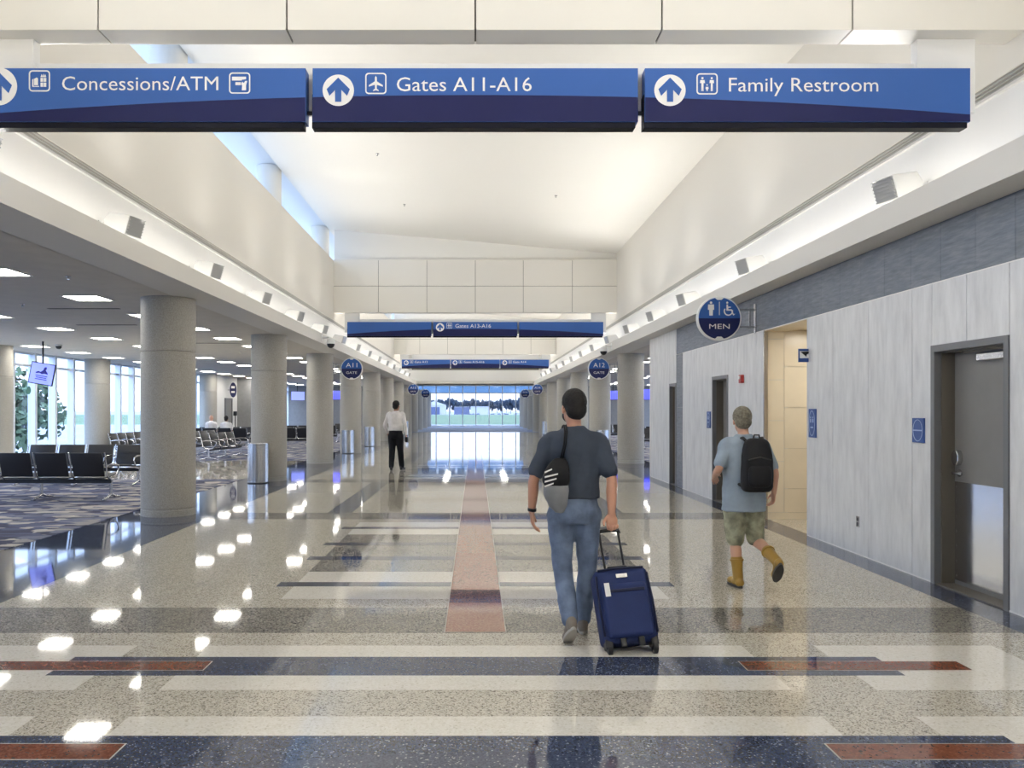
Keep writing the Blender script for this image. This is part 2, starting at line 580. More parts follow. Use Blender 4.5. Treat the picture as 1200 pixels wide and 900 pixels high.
# vault ceiling, sloping up to the left, and the clerestory beyond it
def zc(x):
    return 6.33 + .0844 * (4.25 - x)
mb = MB()
mb.prism([(4.46, zc(4.46)), (-4.42, zc(-4.42)), (-4.42, zc(-4.42) + .16), (4.46, zc(4.46) + .3)], Y0, YE)
struct(mb.build('ceiling', 'vault'), 'smooth white sloping vault ceiling over the walkway')
MT['soffit'] = flat('clerestory_soffit', (226, 228, 230), 0.7)
struct(box('ceiling_clerestory', -6.3, -4.36, Y0, YE, zc(-4.42) + .12, zc(-4.42) + .3, 'soffit'), 'soffit above the clerestory window band')
struct(box('floor_clerestory', -6.3, -4.43, Y0, YE, 5.85, 6.0, 'soffit'), 'light roof shelf below the clerestory windows')
wc = struct(box('window_1', -6.2, -6.16, Y0, YE, 6.0, 7.2, 'glass'), 'clerestory glazing above the left wall')
for k in range(22):
    y = Y0 + 1.5 + k * 3.03
    ubox('mullion', -6.22, -6.12, y - .04, y + .04, 6.0, 7.2, 'mullion', wc)

# ------------------------------------------------------------------ cross bulkheads with panels
def bulkhead(yb, label):
    JX = [-4.25, -2.91, -1.455, 0, 1.44, 2.91, 4.25]
    mb = MB()
    z0, z1 = 4.536, 6.13
    mb.prism([(-XU, z0 + .05), (XU, z0 + .05), (XU, zc(XU)), (-XU, zc(-XU))], yb + .12, yb + .20)
    core = struct(mb.build('ceiling_bulkhead', 'vault'), label)
    mb = MB()
    mb.box(-XU, XU, yb + .02, yb + .24, z0 + .02, z1 - .02)
    mb.build('bulkhead_core', 'joint', core)
    for r, (za, zb) in enumerate(((z0, 5.333), (5.333, z1))):
        for i in range(6):
            g = .007
            ubox('bulkhead_panel', JX[i] + (g if i else 0), JX[i + 1] - (g if i < 5 else 0), yb, yb + .25, za + (g if r else 0), zb - (0 if r else g), 'bulkhead', core)
    return core
for i, yb in enumerate(BULK):
    bulkhead(yb, 'panelled cream cross bulkhead above the %s overhead sign' % ('nearest', 'second', 'farthest')[i])
# end of the vaulted hall: cross wall with cove profile, then the window bay
we = struct(box('wall_end', -4.6, 4.6, YE, YE + .3, ZS, 7.1, 'cove'), 'white cross wall closing the vault above the window bay')
box('linear_grille', -4.25, 4.25, YE - .02, YE, ZG, ZG + .12, 'joint', we)
box('fascia_board', -3.98, 3.98, YE - .3, YE - .24, ZS, ZF, 'fascia', we)
box('cove_shelf', -3.98, 3.98, YE - .3, YE + 3.0, ZS - .001, ZS + .06, 'fascia', we)
struct(box('ceiling_window_bay', -13.3, 13.3, YE + .3, 80.2, 4.45, 4.6, 'vault'), 'ceiling of the bay in front of the end window')
# end window
WE = 79.7
win = struct(box('window_2', -5.65, 5.65, WE + .05, WE + .07, 0.1, 3.32, 'glass_end'), 'big gridded end window looking onto the airfield')
box('transom_glass', -5.65, 5.65, WE + .05, WE + .07, 3.32, 4.3, 'glass_top', win)
for k in range(-4, 5):
    x = k * 1.31 + .06
    ubox('mullion', x - .045, x + .045, WE - .02, WE + .12, 0.1, 4.3, 'louvre', win)
ubox('transom_bar', -5.65, 5.65, WE - .02, WE + .12, 3.28, 3.36, 'louvre', win)
ubox('window_sill', -5.65, 5.65, WE - .15, WE + .15, 0, .14, 'whiteplastic', win)
for k in range(12):
    x = -5.5 + k * .94
    ubox('head_louvre', x, x + .7, WE - .3, WE, 4.2, 4.42, 'louvre', win)

# ------------------------------------------------------------------ gate lounges left and right
struct(box('ceiling_lounge_left', -13.4, -XB - .1, Y0, 60, ZS, ZS + .1, 'lounge_ceiling'), 'low grey ceiling with square lights over the left lounge')
struct(box('ceiling_lounge_left_edge', -XB - .1, -XF - .001, Y0, YE, ZS - .002, ZS + .06, 'fascia'), 'pale soffit strip along the left fascia')
struct(box('ceiling_lounge_right', XB + .1, 13.4, 19.4, 60, ZS, ZS + .1, 'lounge_ceiling'), 'low grey ceiling over the right lounge')
struct(box('ceiling_lounge_right_edge', XF + .001, XB + .1, Y0, YE, ZS - .002, ZS + .06, 'fascia'), 'pale soffit strip along the right fascia')
struct(box('wall_back', -13.4, 13.4, Y0 - .2, Y0, 0, 7.4, 'white_wall'), 'white wall behind the viewer')
struct(box('wall_lounge_end_left', -13.4, -5.75, 57.0, 57.2, 0, ZS, 'grey_wall'), 'grey end wall of the left lounge')
struct(box('wall_lounge_end_right', 5.75, 13.4, 57.0, 57.2, 0, ZS, 'grey_wall'), 'grey end wall of the right lounge')

def curtain_wall(num, x, spans, label, ZS=ZS):
    """glazed side wall: glass panes between broad pale mullions"""
    root = None
    for a, b in spans:
        n = max(1, round((b - a) / 1.15))
        st = (b - a) / n
        for i in range(n):
            ya, yb = a + i * st, a + (i + 1) * st
            if root is None:
                root = struct(box('window_%d' % num, x - .012, x + .012, ya, yb, .1, 2.90, 'glass'), label)
            else:
                ubox('pane', x - .012, x + .012, ya, yb, .1, 2.90, 'glass', root)
            ubox('transom_pane', x - .012, x + .012, ya, yb, 2.97, ZS - .06, 'glass', root)
            ubox('mullion', x - .10, x + .12, ya - .06, ya + .06, 0, ZS, 'mullion', root)
        ubox('mullion', x - .10, x + .12, b - .06, b + .06, 0, ZS, 'mullion', root)
        ubox('transom_bar', x - .06, x + .06, a, b, 2.90, 2.97, 'mullion', root)
        ubox('sill_bar', x - .08, x + .08, a, b, 0, .1, 'mullion', root)
        ubox('head_bar', x - .08, x + .08, a, b, ZS - .06, ZS, 'mullion', root)
    return root
curtain_wall(5, -5.7, ((57.2, 79.6),), 'glazed left side of the window bay at the far end', 4.45)
curtain_wall(6, 5.7, ((57.2, 79.6),), 'glazed right side of the window bay at the far end', 4.45)
curtain_wall(3, -13.3, ((Y0, 39.3), (45.0, 57.0)), 'tall glazed curtain wall along the left gate lounge')
curtain_wall(4, 13.3, ((19.6, 57.0),), 'tall glazed curtain wall along the right gate lounge')
wj = struct(box('wall_left', -13.4, -12.7, 39.3, 43.0, 0, ZS, 'white_wall'), 'white wall stub with a grey door in the left lounge')
struct(box('wall_left_pier', -13.4, -11.95, 43.0, 45.0, 0, ZS, 'grey_wall'), 'grey concrete pier beyond the white wall stub')
d4 = struct(box('door_4', -12.7, -12.66, 40.9, 41.9, 0.006, 2.15, 'door'), 'grey door in the white wall stub of the left lounge')
for a, b, c, d in ((40.82, 40.9, 0.006, 2.23), (41.9, 41.98, 0.006, 2.23), (40.9, 41.9, 2.15, 2.23)):
    ubox('door_frame', -12.7, -12.63, a, b, c, d, 'frame', d4)

# ------------------------------------------------------------------ restroom wall on the right
XW = 4.24
wr = struct(box('wall_right', XW + .02, XW + .36, Y0, 6.40, 0, ZS, 'wallcore'), 'pale streaked panel wall of the restrooms with a slate band')
def core(y0, y1, z0, z1):
    box('wall_core', XW + .02, XW + .36, y0, y1, z0, z1, 'wallcore', wr)
ND0, ND1, NZ = 6.40, 7.49, 2.20        # near door opening
OP0, OP1, OZ = 10.30, 11.86, 2.775     # restroom opening
D20, D21 = 13.52, 14.42                # second door
D30, D31 = 17.02, 17.60                # far narrow door
core(ND1, OP0, 0, ZS); core(ND0, ND1, NZ, ZS); core(OP0, OP1, OZ, ZS); core(OP1, D20, 0, ZS)
core(D20, D21, NZ, ZS); core(D21, D30, 0, ZS); core(D30, D31, 2.18, ZS); core(D31, 19.45, 0, ZS)
def panel(y0, y1, z0, z1):
    g = .004
    ubox('wall_panel', XW, XW + .03, y0 + g, y1 - g, z0, z1, 'panel', wr)
edges = [Y0 + i * .868 for i in range(0, 60)]
edges = [6.96 - .868 * k for k in range(22, 0, -1)] + [6.96 + .868 * k for k in range(0, 12)]
def panels_between(a, b, z0, z1):
    es = [a] + [q for q in edges if a + .12 < q < b - .12] + [b]
    for p, q in zip(es[:-1], es[1:]):
        panel(p, q, z0, z1)
ZP = 2.772
panels_between(-9.0, ND0, .012, ZP); panels_between(ND0, ND1, NZ, ZP); panels_between(ND1, OP0, .012, ZP)
panels_between(OP1, D20, .012, ZP); panels_between(D20, D21, NZ, ZP); panels_between(D21, 16.5, .012, ZP)
panels_between(D31, 19.45, .012, ZS - .004); panels_between(D30, D31, 2.18, ZS - .004)
for k in range(40):                     # slate tiles in the top band
    y1 = 17.0 - k * .508
    if y1 < -3:
        break
    ubox('slate_tile', XW + .002, XW + .03, y1 - .508 + .002, y1 - .002, 2.782, ZS - .004, 'slate', wr)
for k in range(5):                      # slate pilaster
    ubox('slate_tile', XW - .004, XW + .03, 16.5, 17.0, .012 + k * .552, .012 + k * .552 + .548, 'slate', wr)
for a, b in ((-9, ND0), (ND1, OP0), (OP1, D20), (D21, 16.5), (D31, 19.45)):
    box('base_trim', XW - .003, XW + .03, a, b, 0, .014, 'signwhite', wr)
box('band_trim', XW - .003, XW + .03, -9, 16.5, ZP, 2.782, 'cove', wr)
box('wall_return', XW, 13.3, 19.45, 19.6, 0, ZS, 'white_wall', wr)
# restroom entry: beige tiled recess
ne = struct(box('wall_recess', XW + .36, 6.2, OP1 + .02, OP1 + .12, 0, OZ, 'grout'), 'beige tiled wall inside the restroom entrance')
box('recess_back', 6.1, 6.2, OP0 - 1.6, OP1 + .02, 0, OZ, 'beige_tile', ne)
box('recess_core', XW + .03, XW + .36, OP1 + .02, OP1 + .04, 0, OZ, 'grout', ne)
for x0, x1, zs in ((XW + .05, 4.535, [.1, .85, 1.45, 2.05, 2.65, OZ]), (4.541, 5.14, [.1, .45, 1.04, 1.64, 2.24, OZ]), (5.146, 5.74, [.1, .85, 1.45, 2.05, 2.65, OZ])):
    for a, b in zip(zs[:-1], zs[1:]):
        ubox('wall_tile', x0, x1, OP1 - .01, OP1 + .03, a + .003, b - .003, 'beige_tile', ne)
box('tile_base', XW + .03, 6.1, OP1 - .02, OP1 + .03, .0, .1, 'beige_tile', ne)
box('recess_ceiling', XW + .04, 6.2, OP0 - 1.6, OP1 + .1, OZ, OZ + .06, 'beige_tile', ne)
box('recess_side', XW + .36, 6.2, OP0 - 1.7, OP0 - 1.6, 0, OZ, 'beige_tile', ne)
box('recess_return', XW + .36, XW + .38, OP0 - 1.6, OP0, 0, OZ, 'beige_tile', ne)
box('corner_guard', XW - .004, XW + .05, OP1 - .03, OP1 + .002, 0, OZ, 'steel', ne)
box('corner_guard', XW - .003, XW + .36, OP0 - .004, OP0 + .004, 0, OZ, 'mullion', ne)
box('lintel_soffit', XW + .002, XW + .37, OP0, OP1, OZ - .012, OZ, 'beige_tile', ne)
rl = thing('recessed_downlight', 'round recessed downlight in the restroom entrance ceiling', 'light', (5.1, 10.9, OZ))
mb = MB(); mb.lathe([(.11, -.012), (.11, 0.0)], 24); mb.build('trim_ring', 'whiteplastic', rl)
mb = MB(); mb.lathe([(.085, -.016), (.085, -.012)], 24); mb.build('lens', 'diffuser', rl)
ld = bpy.data.lights.new('downlight', 'AREA'); ld.shape = 'DISK'; ld.size = .3; ld.energy = 8; ld.color = (1, .95, .86)
lo = bpy.data.objects.new('downlight', ld); COL.objects.link(lo); lo.location = (5.1, 10.9, OZ - .03)

# ------------------------------------------------------------------ doors in the restroom wall
def steel_door(num, y0, y1, ztop, label, big):
    rec = XW + .17
    leaf = struct(box('door_%d' % num, rec, rec + .045, y0 + .06, y1 - .06, .012, ztop - .06, 'door'), label)
    fr = MB()
    fr.box(XW - .012, XW + .36, y1 - .06, y1, 0, ztop, 0)
    fr.box(XW - .012, XW + .36, y0, y0 + .06, 0, ztop, 0)
    fr.box(XW - .012, XW + .36, y0 + .06, y1 - .06, ztop - .06, ztop, 0)
    fr.build('door_frame', 'frame', leaf)
    st = MB()
    st.box(XW + .05, rec, y1 - .075, y1 - .058, 0, ztop - .06, 0)
    st.box(XW + .05, rec, y0 + .058, y0 + .075, 0, ztop - .06, 0)
    st.box(XW + .05, rec, y0 + .06, y1 - .06, ztop - .075, ztop - .058, 0)
    st.build('door_stop', 'jamb', leaf)
    box('threshold', XW, rec + .05, y0 + .06, y1 - .06, 0, .012, 'jamb', leaf)
    box('recess_back', rec + .045, rec + .06, y0 + .06, y1 - .06, 0, ztop - .06, 'jamb', leaf)
    if big:
        kp = box('kick_plate', rec - .004, rec, y0 + .08, y1 - .08, .05, .95, 'kick', leaf)
        sc_ = MB()
        for yy in (y0 + .10, y1 - .10):
            for k in range(7):
                sc_.cyl((rec - .007, yy, .09 + k * .136), (rec - .003, yy, .09 + k * .136), .006, 8)
        sc_.build('screw', 'chrome', kp)['kind'] = 'stuff'
        c = MB()
        c.box(rec - .055, rec, y0 + .10, y0 + .62, ztop - .17, ztop - .105)
        c.build('door_closer', 'chrome', leaf, bevel=.008)
        a = MB()
        a.box(rec - .09, rec - .07, y0 + .2, y0 + .75, ztop - .09, ztop - .075)
        a.build('closer_arm', 'jamb', leaf)
        hy = y1 - .15
        e = MB()
        e.prism([(.055 * math.cos(PI / 8 + i * PI / 4), 1.17 + .075 * math.sin(PI / 8 + i * PI / 4)) for i in range(8)], -.05, 0,
                M=Matrix.Translation((rec - .0, hy, 0)) @ Matrix.Rotation(R(-90), 4, 'Z'))
        e.build('escutcheon', 'chrome', leaf, bevel=.006)
        h = MB()
        h.cyl((rec - .006, hy, 1.03), (rec, hy, 1.03), .036, 16)
        h.cyl((rec - .07, hy, 1.03), (rec, hy, 1.03), .013, 12)
        h.path([(rec - .065, hy, 1.03), (rec - .068, hy - .06, 1.03), (rec - .062, hy - .13, 1.028)], .011)
        h.build('door_lever', 'chrome', leaf, smooth=True)
    else:
        h = MB()
        hy = y1 - .15
        h.cyl((rec - .006, hy, 1.03), (rec, hy, 1.03), .036, 16)
        h.path([(rec - .01, hy, 1.03), (rec - .07, hy, 1.03), (rec - .068, hy - .13, 1.03)], .012)
        h.build('door_lever', 'chrome', leaf, smooth=True)
        box('kick_plate', rec - .004, rec, y0 + .08, y1 - .08, .03, .3, 'kick', leaf)
    return leaf
steel_door(1, ND0, ND1, NZ, 'grey metal door with kick plate and closer nearest the viewer', True)
steel_door(2, D20, D21, NZ, 'grey metal door between the fire alarm and the slate pilaster', False)
steel_door(3, D30, D31, 2.18, 'narrow dark door at the far end of the restroom wall', False)
# ------------------------------------------------------------------ columns
XC, RC = 4.73, 0.40
CY = [12.43 + 6.06 * k for k in range(12)]
col_lo = MB().lathe([(RC - .008, .10), (RC - .008, .115), (RC, .125), (RC, 2.475), (RC - .012, 2.485), (RC - .012, 2.495)], 56).mesh('column_lower', 'concrete', True)
col_up = MB().lathe([(RC - .012, 2.495), (RC, 2.505), (RC, ZS), ], 56).mesh('column_upper', 'concrete', True)
col_base = MB().lathe([(RC, 0), (RC, .092), (RC - .008, .10)], 56).mesh('column_base', 'concrete', True)
col_top = MB().lathe([(.28, ZS + .12), (.28, 7.17)], 40).mesh('column_clerestory', 'vault', True)
def column(x, y, label, group, top=False):
    t = thing('concrete_column', label, 'column', (x, y, 0), 0, group)
    link('base', col_base, t); link('lower_shaft', col_lo, t); link('upper_shaft', col_up, t)
    if top:
        link('clerestory_shaft', col_top, t)
    return t
for k, y in enumerate(CY):
    column(-XC, y, 'round grey concrete column, %s from the front in the left row' % ORD[k], 'columns of the left row', k < 6)
for k, y in enumerate(CY[2:]):
    column(XC, y, 'round grey concrete column, %s from the front in the right row' % ORD[k], 'columns of the right row')
for k, (x, y) in enumerate(((-12.72, 21.4), (-12.72, 27.15), (-12.72, 32.9), (-12.72, 38.4))):
    column(x, y, 'round concrete column by the left windows, %s from the front' % ORD[k], 'columns along the left windows')

# ------------------------------------------------------------------ overhead signs
def icon_part(name, mb, m, parent, x, z, y=-.004):
    return mb.build(name, m, parent, loc=(x, y, z))
def arrow_icon(parent, x, z, r, ang=0.0):
    d = MB(); d.prism(circle2(r, 40), -.002, .0); dd = icon_part('arrow_disc', d, 'signwhite', parent, x, z, -.002)
    pts = [(0, .80), (.74, .06), (.56, -.36), (.20, .02), (.20, -.74), (-.20, -.74), (-.20, .02), (-.56, -.36), (-.74, .06)]
    ca, sa = math.cos(ang), math.sin(ang)
    a = MB(); a.prism([((px * ca - pz * sa) * r, (px * sa + pz * ca) * r) for px, pz in pts], -.002, 0)
    icon_part('arrow', a, 'signblue', parent, x, z, -.0055)
def frame_icon(parent, x, z, s, kind):
    f = MB()
    o = rrect(s, s, s * .16, 4); i = rrect(s * .88, s * .88, s * .11, 4)
    ring_add(f, o, i, -.002, 0)
    def blob(poly):
        f.prism([(px * s, pz * s) for px, pz in poly], -.002, 0)
    if kind == 'plane':
        blob([(0, .36), (.045, .28), (.05, .10), (.33, -.08), (.33, -.15), (.05, -.06), (.04, -.24), (.13, -.31), (.13, -.36), (0, -.32),
              (-.13, -.36), (-.13, -.31), (-.04, -.24), (-.05, -.06), (-.33, -.15), (-.33, -.08), (-.05, .10), (-.045, .28)])
    elif kind == 'gift':
        blob([(-.34, -.28), (-.02, -.28), (-.02, -.24), (-.28, -.24), (-.28, .1), (-.34, .06)])
        blob([(-.25, -.2), (-.07, -.2), (-.07, .12), (-.13, .16), (-.2, .12), (-.25, .1)])
        for px in (.05, .2):
            blob([(px, -.28), (px + .12, -.28), (px + .12, -.08), (px, -.08)])
            blob([(px, -.04), (px + .12, -.04), (px + .12, .14), (px, .14)])
        blob([(.05, .18), (.32, .18), (.27, .32), (.22, .22), (.19, .34), (.15, .22), (.1, .32)])
    elif kind == 'atm':
        blob([(-.36, .12), (.1, .12), (.1, .16), (.3, .18), (.3, .3), (-.36, .3)])
        blob([(-.2, -.1), (.06, -.1), (.06, .04), (-.2, .04)])
        blob([(.1, -.34), (.3, -.34), (.3, -.1), (.36, .1), (.26, .1), (.2, 0), (.12, .06), (.08, -.04), (.12, -.14)])
    elif kind == 'family':
        for px, h, w in ((-.22, .32, .1), (.22, .32, .09), (0, .0, .06)):
            f.prism(circle2(w * .55 * s, 12, px * s, (h - .05) * s), -.002, 0)
            b = h - .14
            blob([(px - w, b), (px + w, b), (px + w * 1.2, b - .2 * (h + .4)), (px + w * .5, b - .14), (px + w * .5, -.34), (px + .01, -.34), (px, -.1 if h > .1 else -.25),
                  (px - .01, -.34), (px - w * .5, -.34), (px - w * .5, b - .14), (px - w * 1.2, b - .2 * (h + .4))])
    elif kind == 'grid':
        for a in (-.13, .13):
            blob([(a - .05, -.34), (a + .05, -.34), (a + .05, .34), (a - .05, .34)])
        blob([(-.34, -.04), (.34, -.04), (.34, .06), (-.34, .06)])
    icon_part('pictogram', f, 'signwhite', parent, x, z, -.002)

def overhead_sign(yb, which, content):
    """three panels on a white cross beam that hangs from the bulkhead"""
    yf = yb + .05
    t = thing('overhead_sign', '%s row of blue overhead direction signs across the walkway' % which, 'sign', (0, yf, 0))
    bm_ = MB(); bm_.box(-3.9, 3.9, .14, .24, 3.97, 4.36); bm_.build('cross_beam', 'cove', t, bevel=.006)
    for s in (-1, 1):
        b = MB(); b.box(min(s * 3.49, s * 3.95), max(s * 3.49, s * 3.95), .10, .20, 3.95, 4.536); b.build('hanger_bracket', 'cove', t, bevel=.006)
    half, gap = 3.85, .053
    pw = (2 * half - 2 * gap) / 3
    z0, z1 = 3.845, 4.262
    def arch(x):
        return 4.052 - .0102 * x * x
    for i in range(3):
        xa = -half + i * (pw + gap)
        xb = xa + pw
        p = MB(); p.box(xa, xb, 0, .12, z0, z1)
        pan = p.build('sign_panel', 'signblue', t, bevel=.003)
        n = 16
        xs = [xa + .002 + (xb - xa - .004) * j / n for j in range(n + 1)]
        d = MB(); d.prism([(xs[0], z0 + .002), (xs[-1], z0 + .002)] + [(x, arch(x)) for x in reversed(xs)], -.0015, .004)
        d.build('navy_sweep', 'signnavy', pan)
        r = MB(); r.box(xa, xb - .02, .008, .11, z0 - .045, z0)
        r.build('bottom_rail', 'signrail', pan, bevel=.003)
        e = MB(); e.box(xa - .006, xa, .01, .11, z0 - .045, z1 - .2); e.build('end_channel', 'signrail', pan)
        c = content[i]
        if not c:
            continue
        if 'arrow' in c:
            arrow_icon(pan, c['arrow'][0], c['arrow'][1], c['arrow'][2], c.get('ang', 0))
        for ix, iz, s_, kd in c.get('icons', []):
            frame_icon(pan, ix, iz, s_, kd)
        x0, x1, z, h, s_ = c['text']
        link('lettering', text_mesh(s_, x1 - x0, h, 'signwhite', .0), pan, ((x0 + x1) / 2, -.004, z))
    for x in (-half + pw + gap / 2, half - pw - gap / 2):
        ubox('link_bar', x - .03, x + .03, .05, .075, 3.92, 3.945, 'signrail', t)
    return t
def px2(x, y, d=6.27):
    return (x - 557) * d / 945.0, 1.6 + (481 - y) * d / 945.0
a0 = px2(-2, 101.5); a1 = px2(396.5, 106); a2 = px2(785, 106)
overhead_sign(BULK[0], 'nearest', [
    {'arrow': (*a0, .148), 'icons': [(*px2(46.5, 95), .165, 'gift'), (*px2(281, 97.5), .165, 'atm')], 'text': (px2(73, 0)[0], px2(256, 0)[0], px2(0, 97.5)[1], .112, 'Concessions/ATM')},
    {'arrow': (*a1, .122), 'icons': [(*px2(440.5, 98), .165, 'plane')], 'text': (px2(465, 0)[0], px2(623, 0)[0], px2(0, 98.5)[1], .112, 'Gates A11-A16')},
    {'arrow': (*a2, .122), 'icons': [(*px2(828.5, 98.5), .165, 'family')], 'text': (px2(854, 0)[0], px2(1029, 0)[0], px2(0, 99)[1], .112, 'Family Restroom')}])
overhead_sign(BULK[1], 'second', [None,
    {'arrow': (-1.06, 4.10, .125), 'icons': [(-.78, 4.15, .165, 'grid')], 'text': (-.6, .47, 4.145, .115, 'Gates A13-A16')}, None])
overhead_sign(BULK[2], 'farthest', [
    {'arrow': (-3.62, 4.10, .125), 'ang': R(90), 'icons': [(-3.34, 4.15, .165, 'plane')], 'text': (-3.18, -2.5, 4.145, .115, 'Gate A13')},
    {'arrow': (-1.06, 4.10, .125), 'icons': [(-.78, 4.15, .165, 'plane')], 'text': (-.6, .47, 4.145, .115, 'Gates A15-A16')},
    {'arrow': (1.54, 4.10, .125), 'ang': R(-90), 'icons': [(1.82, 4.15, .165, 'plane')], 'text': (1.98, 2.66, 4.145, .115, 'Gate A14')}])

# ------------------------------------------------------------------ round blade signs
def round_sign(x, y, z, r, wall_x, label, top, bottom):
    t = thing('round_sign', label, 'sign', (x, y, z))
    b = MB(); b.prism(circle2(r, 56), -.04, .04); b.build('rim', 'whiteplastic', t, bevel=.008, smooth=True)
    ri = r * .935
    def half(a0, a1):
        pts = circle2(ri, 30, 0, 0, a0, a1) + [(ri * math.cos(a1), ri * math.sin(a1))]
        # small notches at the top and the bottom
        out = []
        for px_, pz_ in pts:
            d = math.hypot(px_, abs(pz_) - ri)
            if d < r * .13:
                pz_ = math.copysign(ri - r * .11, pz_)
            out.append((px_, pz_))
        return out
    for yy in ((-.043, -.038), (.038, .043)):
        u = MB(); u.prism(half(0, PI), *yy); u.build('upper_face', 'signblue', t)
        v = MB(); v.prism(half(PI, 2 * PI), *yy); v.build('lower_face', 'signnavy2', t)
    if top:
        link('lettering', text_mesh(top, r * 1.05, r * .42, 'signwhite', .0), t, (0, -.046, r * .34))
    else:
        g = MB()
        cx, k = -r * .38, r
        g.prism(circle2(.055 * k, 14, cx, .70 * k), -.002, 0)
        g.prism([(cx - .13 * k, .62 * k), (cx + .13 * k, .62 * k), (cx + .14 * k, .38 * k), (cx + .085 * k, .38 * k), (cx + .075 * k, .12 * k), (cx - .075 * k, .12 * k), (cx - .085 * k, .38 * k), (cx - .14 * k, .38 * k)], -.002, 0)
        g.box(-.02 * k, .012 * k, -.002, 0, .14 * k, .74 * k)
        wx = r * .40
        o = circle2(.21 * k, 24, wx, .32 * k, R(-215), R(25)); i_ = circle2(.155 * k, 24, wx, .32 * k, R(-215), R(25))
        n = len(o)
        g.add([(p, -.002, q) for p, q in o] + [(p, -.002, q) for p, q in i_], [(j, j + 1, n + j + 1, n + j) for j in range(n - 1)])
        g.prism(circle2(.05 * k, 12, wx - .05 * k, .70 * k), -.002, 0)
        g.prism([(wx - .085 * k, .62 * k), (wx - .02 * k, .62 * k), (wx - .01 * k, .52 * k), (wx + .11 * k, .52 * k), (wx + .11 * k, .47 * k), (wx, .47 * k), (wx, .40 * k),
                 (wx + .16 * k, .40 * k), (wx + .24 * k, .18 * k), (wx + .30 * k, .21 * k), (wx + .28 * k, .16 * k), (wx + .22 * k, .12 * k), (wx + .12 * k, .34 * k), (wx - .085 * k, .34 * k)], -.002, 0)
        g.build('pictogram', 'signwhite', t, loc=(0, -.045, 0))
    link('lettering', text_mesh(bottom, r * .92 if len(bottom) == 3 else r * 1.0, r * .23, 'signwhite', .0), t, (0, -.046, -r * .36))
    sgn = 1 if wall_x > x else -1
    L = abs(wall_x - x)
    for zz in (.13, -.13):
        br = MB()
        br.box(min(sgn * (r - .05), sgn * L), max(sgn * (r - .05), sgn * L), -.016, .016, zz - .016, zz + .016)
        br.build('bracket_arm', 'steel', t)
    pl = MB(); pl.box(min(sgn * (L - .015), sgn * L), max(sgn * (L - .015), sgn * L), -.04, .04, -.22, .22); pl.build('mounting_plate', 'steel', t)
    ps = MB(); ps.box(min(sgn * (L - .1), sgn * (L - .075)), max(sgn * (L - .1), sgn * (L - .075)), -.012, .012, -.15, .15); ps.build('bracket_post', 'steel', t)
    return t
round_sign(3.68, 12.2, 2.99, .335, XW, 'round blue restroom sign reading MEN on the slate band', None, 'MEN')
for sx, ky, nm in ((-1, 2, 'A11'), (1, 2, 'A12'), (-1, 6, 'A13'), (1, 6, 'A14'), (-1, 8, 'A15'), (1, 8, 'A16')):
    round_sign(sx * 3.76, CY[ky], 2.87, .33, sx * (XC - RC), 'round blue gate sign reading %s GATE' % nm, nm, 'GATE')

# ------------------------------------------------------------------ ceiling lights
tf = MB()
for a, b, c, d in ((-.29, .29, -.29, -.26), (-.29, .29, .26, .29), (-.29, -.26, -.26, .26), (.26, .29, -.26, .26)):
    tf.box(a, b, c, d, -.012, 0)
tf_me = tf.mesh('light_frame', 'whiteplastic')
tf2 = MB(); tf2.box(-.26, .26, -.26, .26, -.006, -.001); tf2_me = tf2.mesh('light_diffuser', 'diffuser')
def troffer(x, y, label, group):
    t = thing('ceiling_light', label, 'light', (x, y, ZS), 0, group)
    link('frame', tf_me, t); link('diffuser', tf2_me, t)
for s, side, y0 in ((-1, 'left', 0), (1, 'right', 5)):
    for x, row in ((5.92, 'row by the columns'), (8.82, 'middle row'), (11.78, 'row by the windows')):
        for k in range(y0, 20):
            y = 10.0 + 2.32 * k
            if s < 0 and x > 11 and k < 3:
                continue
            troffer(s * x, y, 'square light of the %s lounge, %s, %s from the front' % (side, row, ORD[k - y0]), 'square ceiling lights of the %s lounge' % side)

for k in range(9):  # lights added to brighten the otherwise dark window bay
    for s, side in ((-1, 'left'), (1, 'right')):
        t = thing('ceiling_light', 'square fill light added to the window bay ceiling, %s row, %s from the front' % (side, ORD[k]), 'light', (s * 2.6, 58.4 + 2.4 * k, 4.45), 0, 'added fill lights of the window bay')
        link('frame', tf_me, t); link('diffuser', tf2_me, t)

# floodlights on the cove ledges
hd = MB()
hd.prism([(-.13, -.11), (.12, -.12), (.20, -.02), (.16, .09), (-.13, .13)], -.14, .14)
hd_me = hd.mesh('flood_head', 'whiteplastic', bevel=.012)
lv = MB()
for k in range(7):
    z = -.095 + k * .034
    lv.box(-.152, -.128, -.13, .13, z, z + .012)
lv_me = lv.mesh('flood_louvre', 'louvre')
fc = MB(); fc.box(-.136, -.131, -.135, .135, -.095, .115); fc_me = fc.mesh('flood_face', 'louvre')
ar = MB(); ar.path([(.12, 0, 0), (.2, 0, .02), (.30, 0, .0)], .022); ar.box(.285, .302, -.05, .05, -.05, .05); ar_me = ar.mesh('flood_arm', 'whiteplastic')
LY = [-8.5, -5.5, -2.5, 0.5, 3.5, 6.6, 9.5, 12.5, 15.5, 18.5, 21.5, 24.6, 27.6, 30.6, 33.7, 36.7, 39.7, 42.8, 45.8, 48.8]
RY = [-8.5, -5.5, -2.5, 0.5, 3.5, 7.9, 12.1, 15.7, 18.5, 21.4, 24.6, 27.7, 30.7, 33.7, 36.7, 39.7, 42.8, 45.8, 48.8]
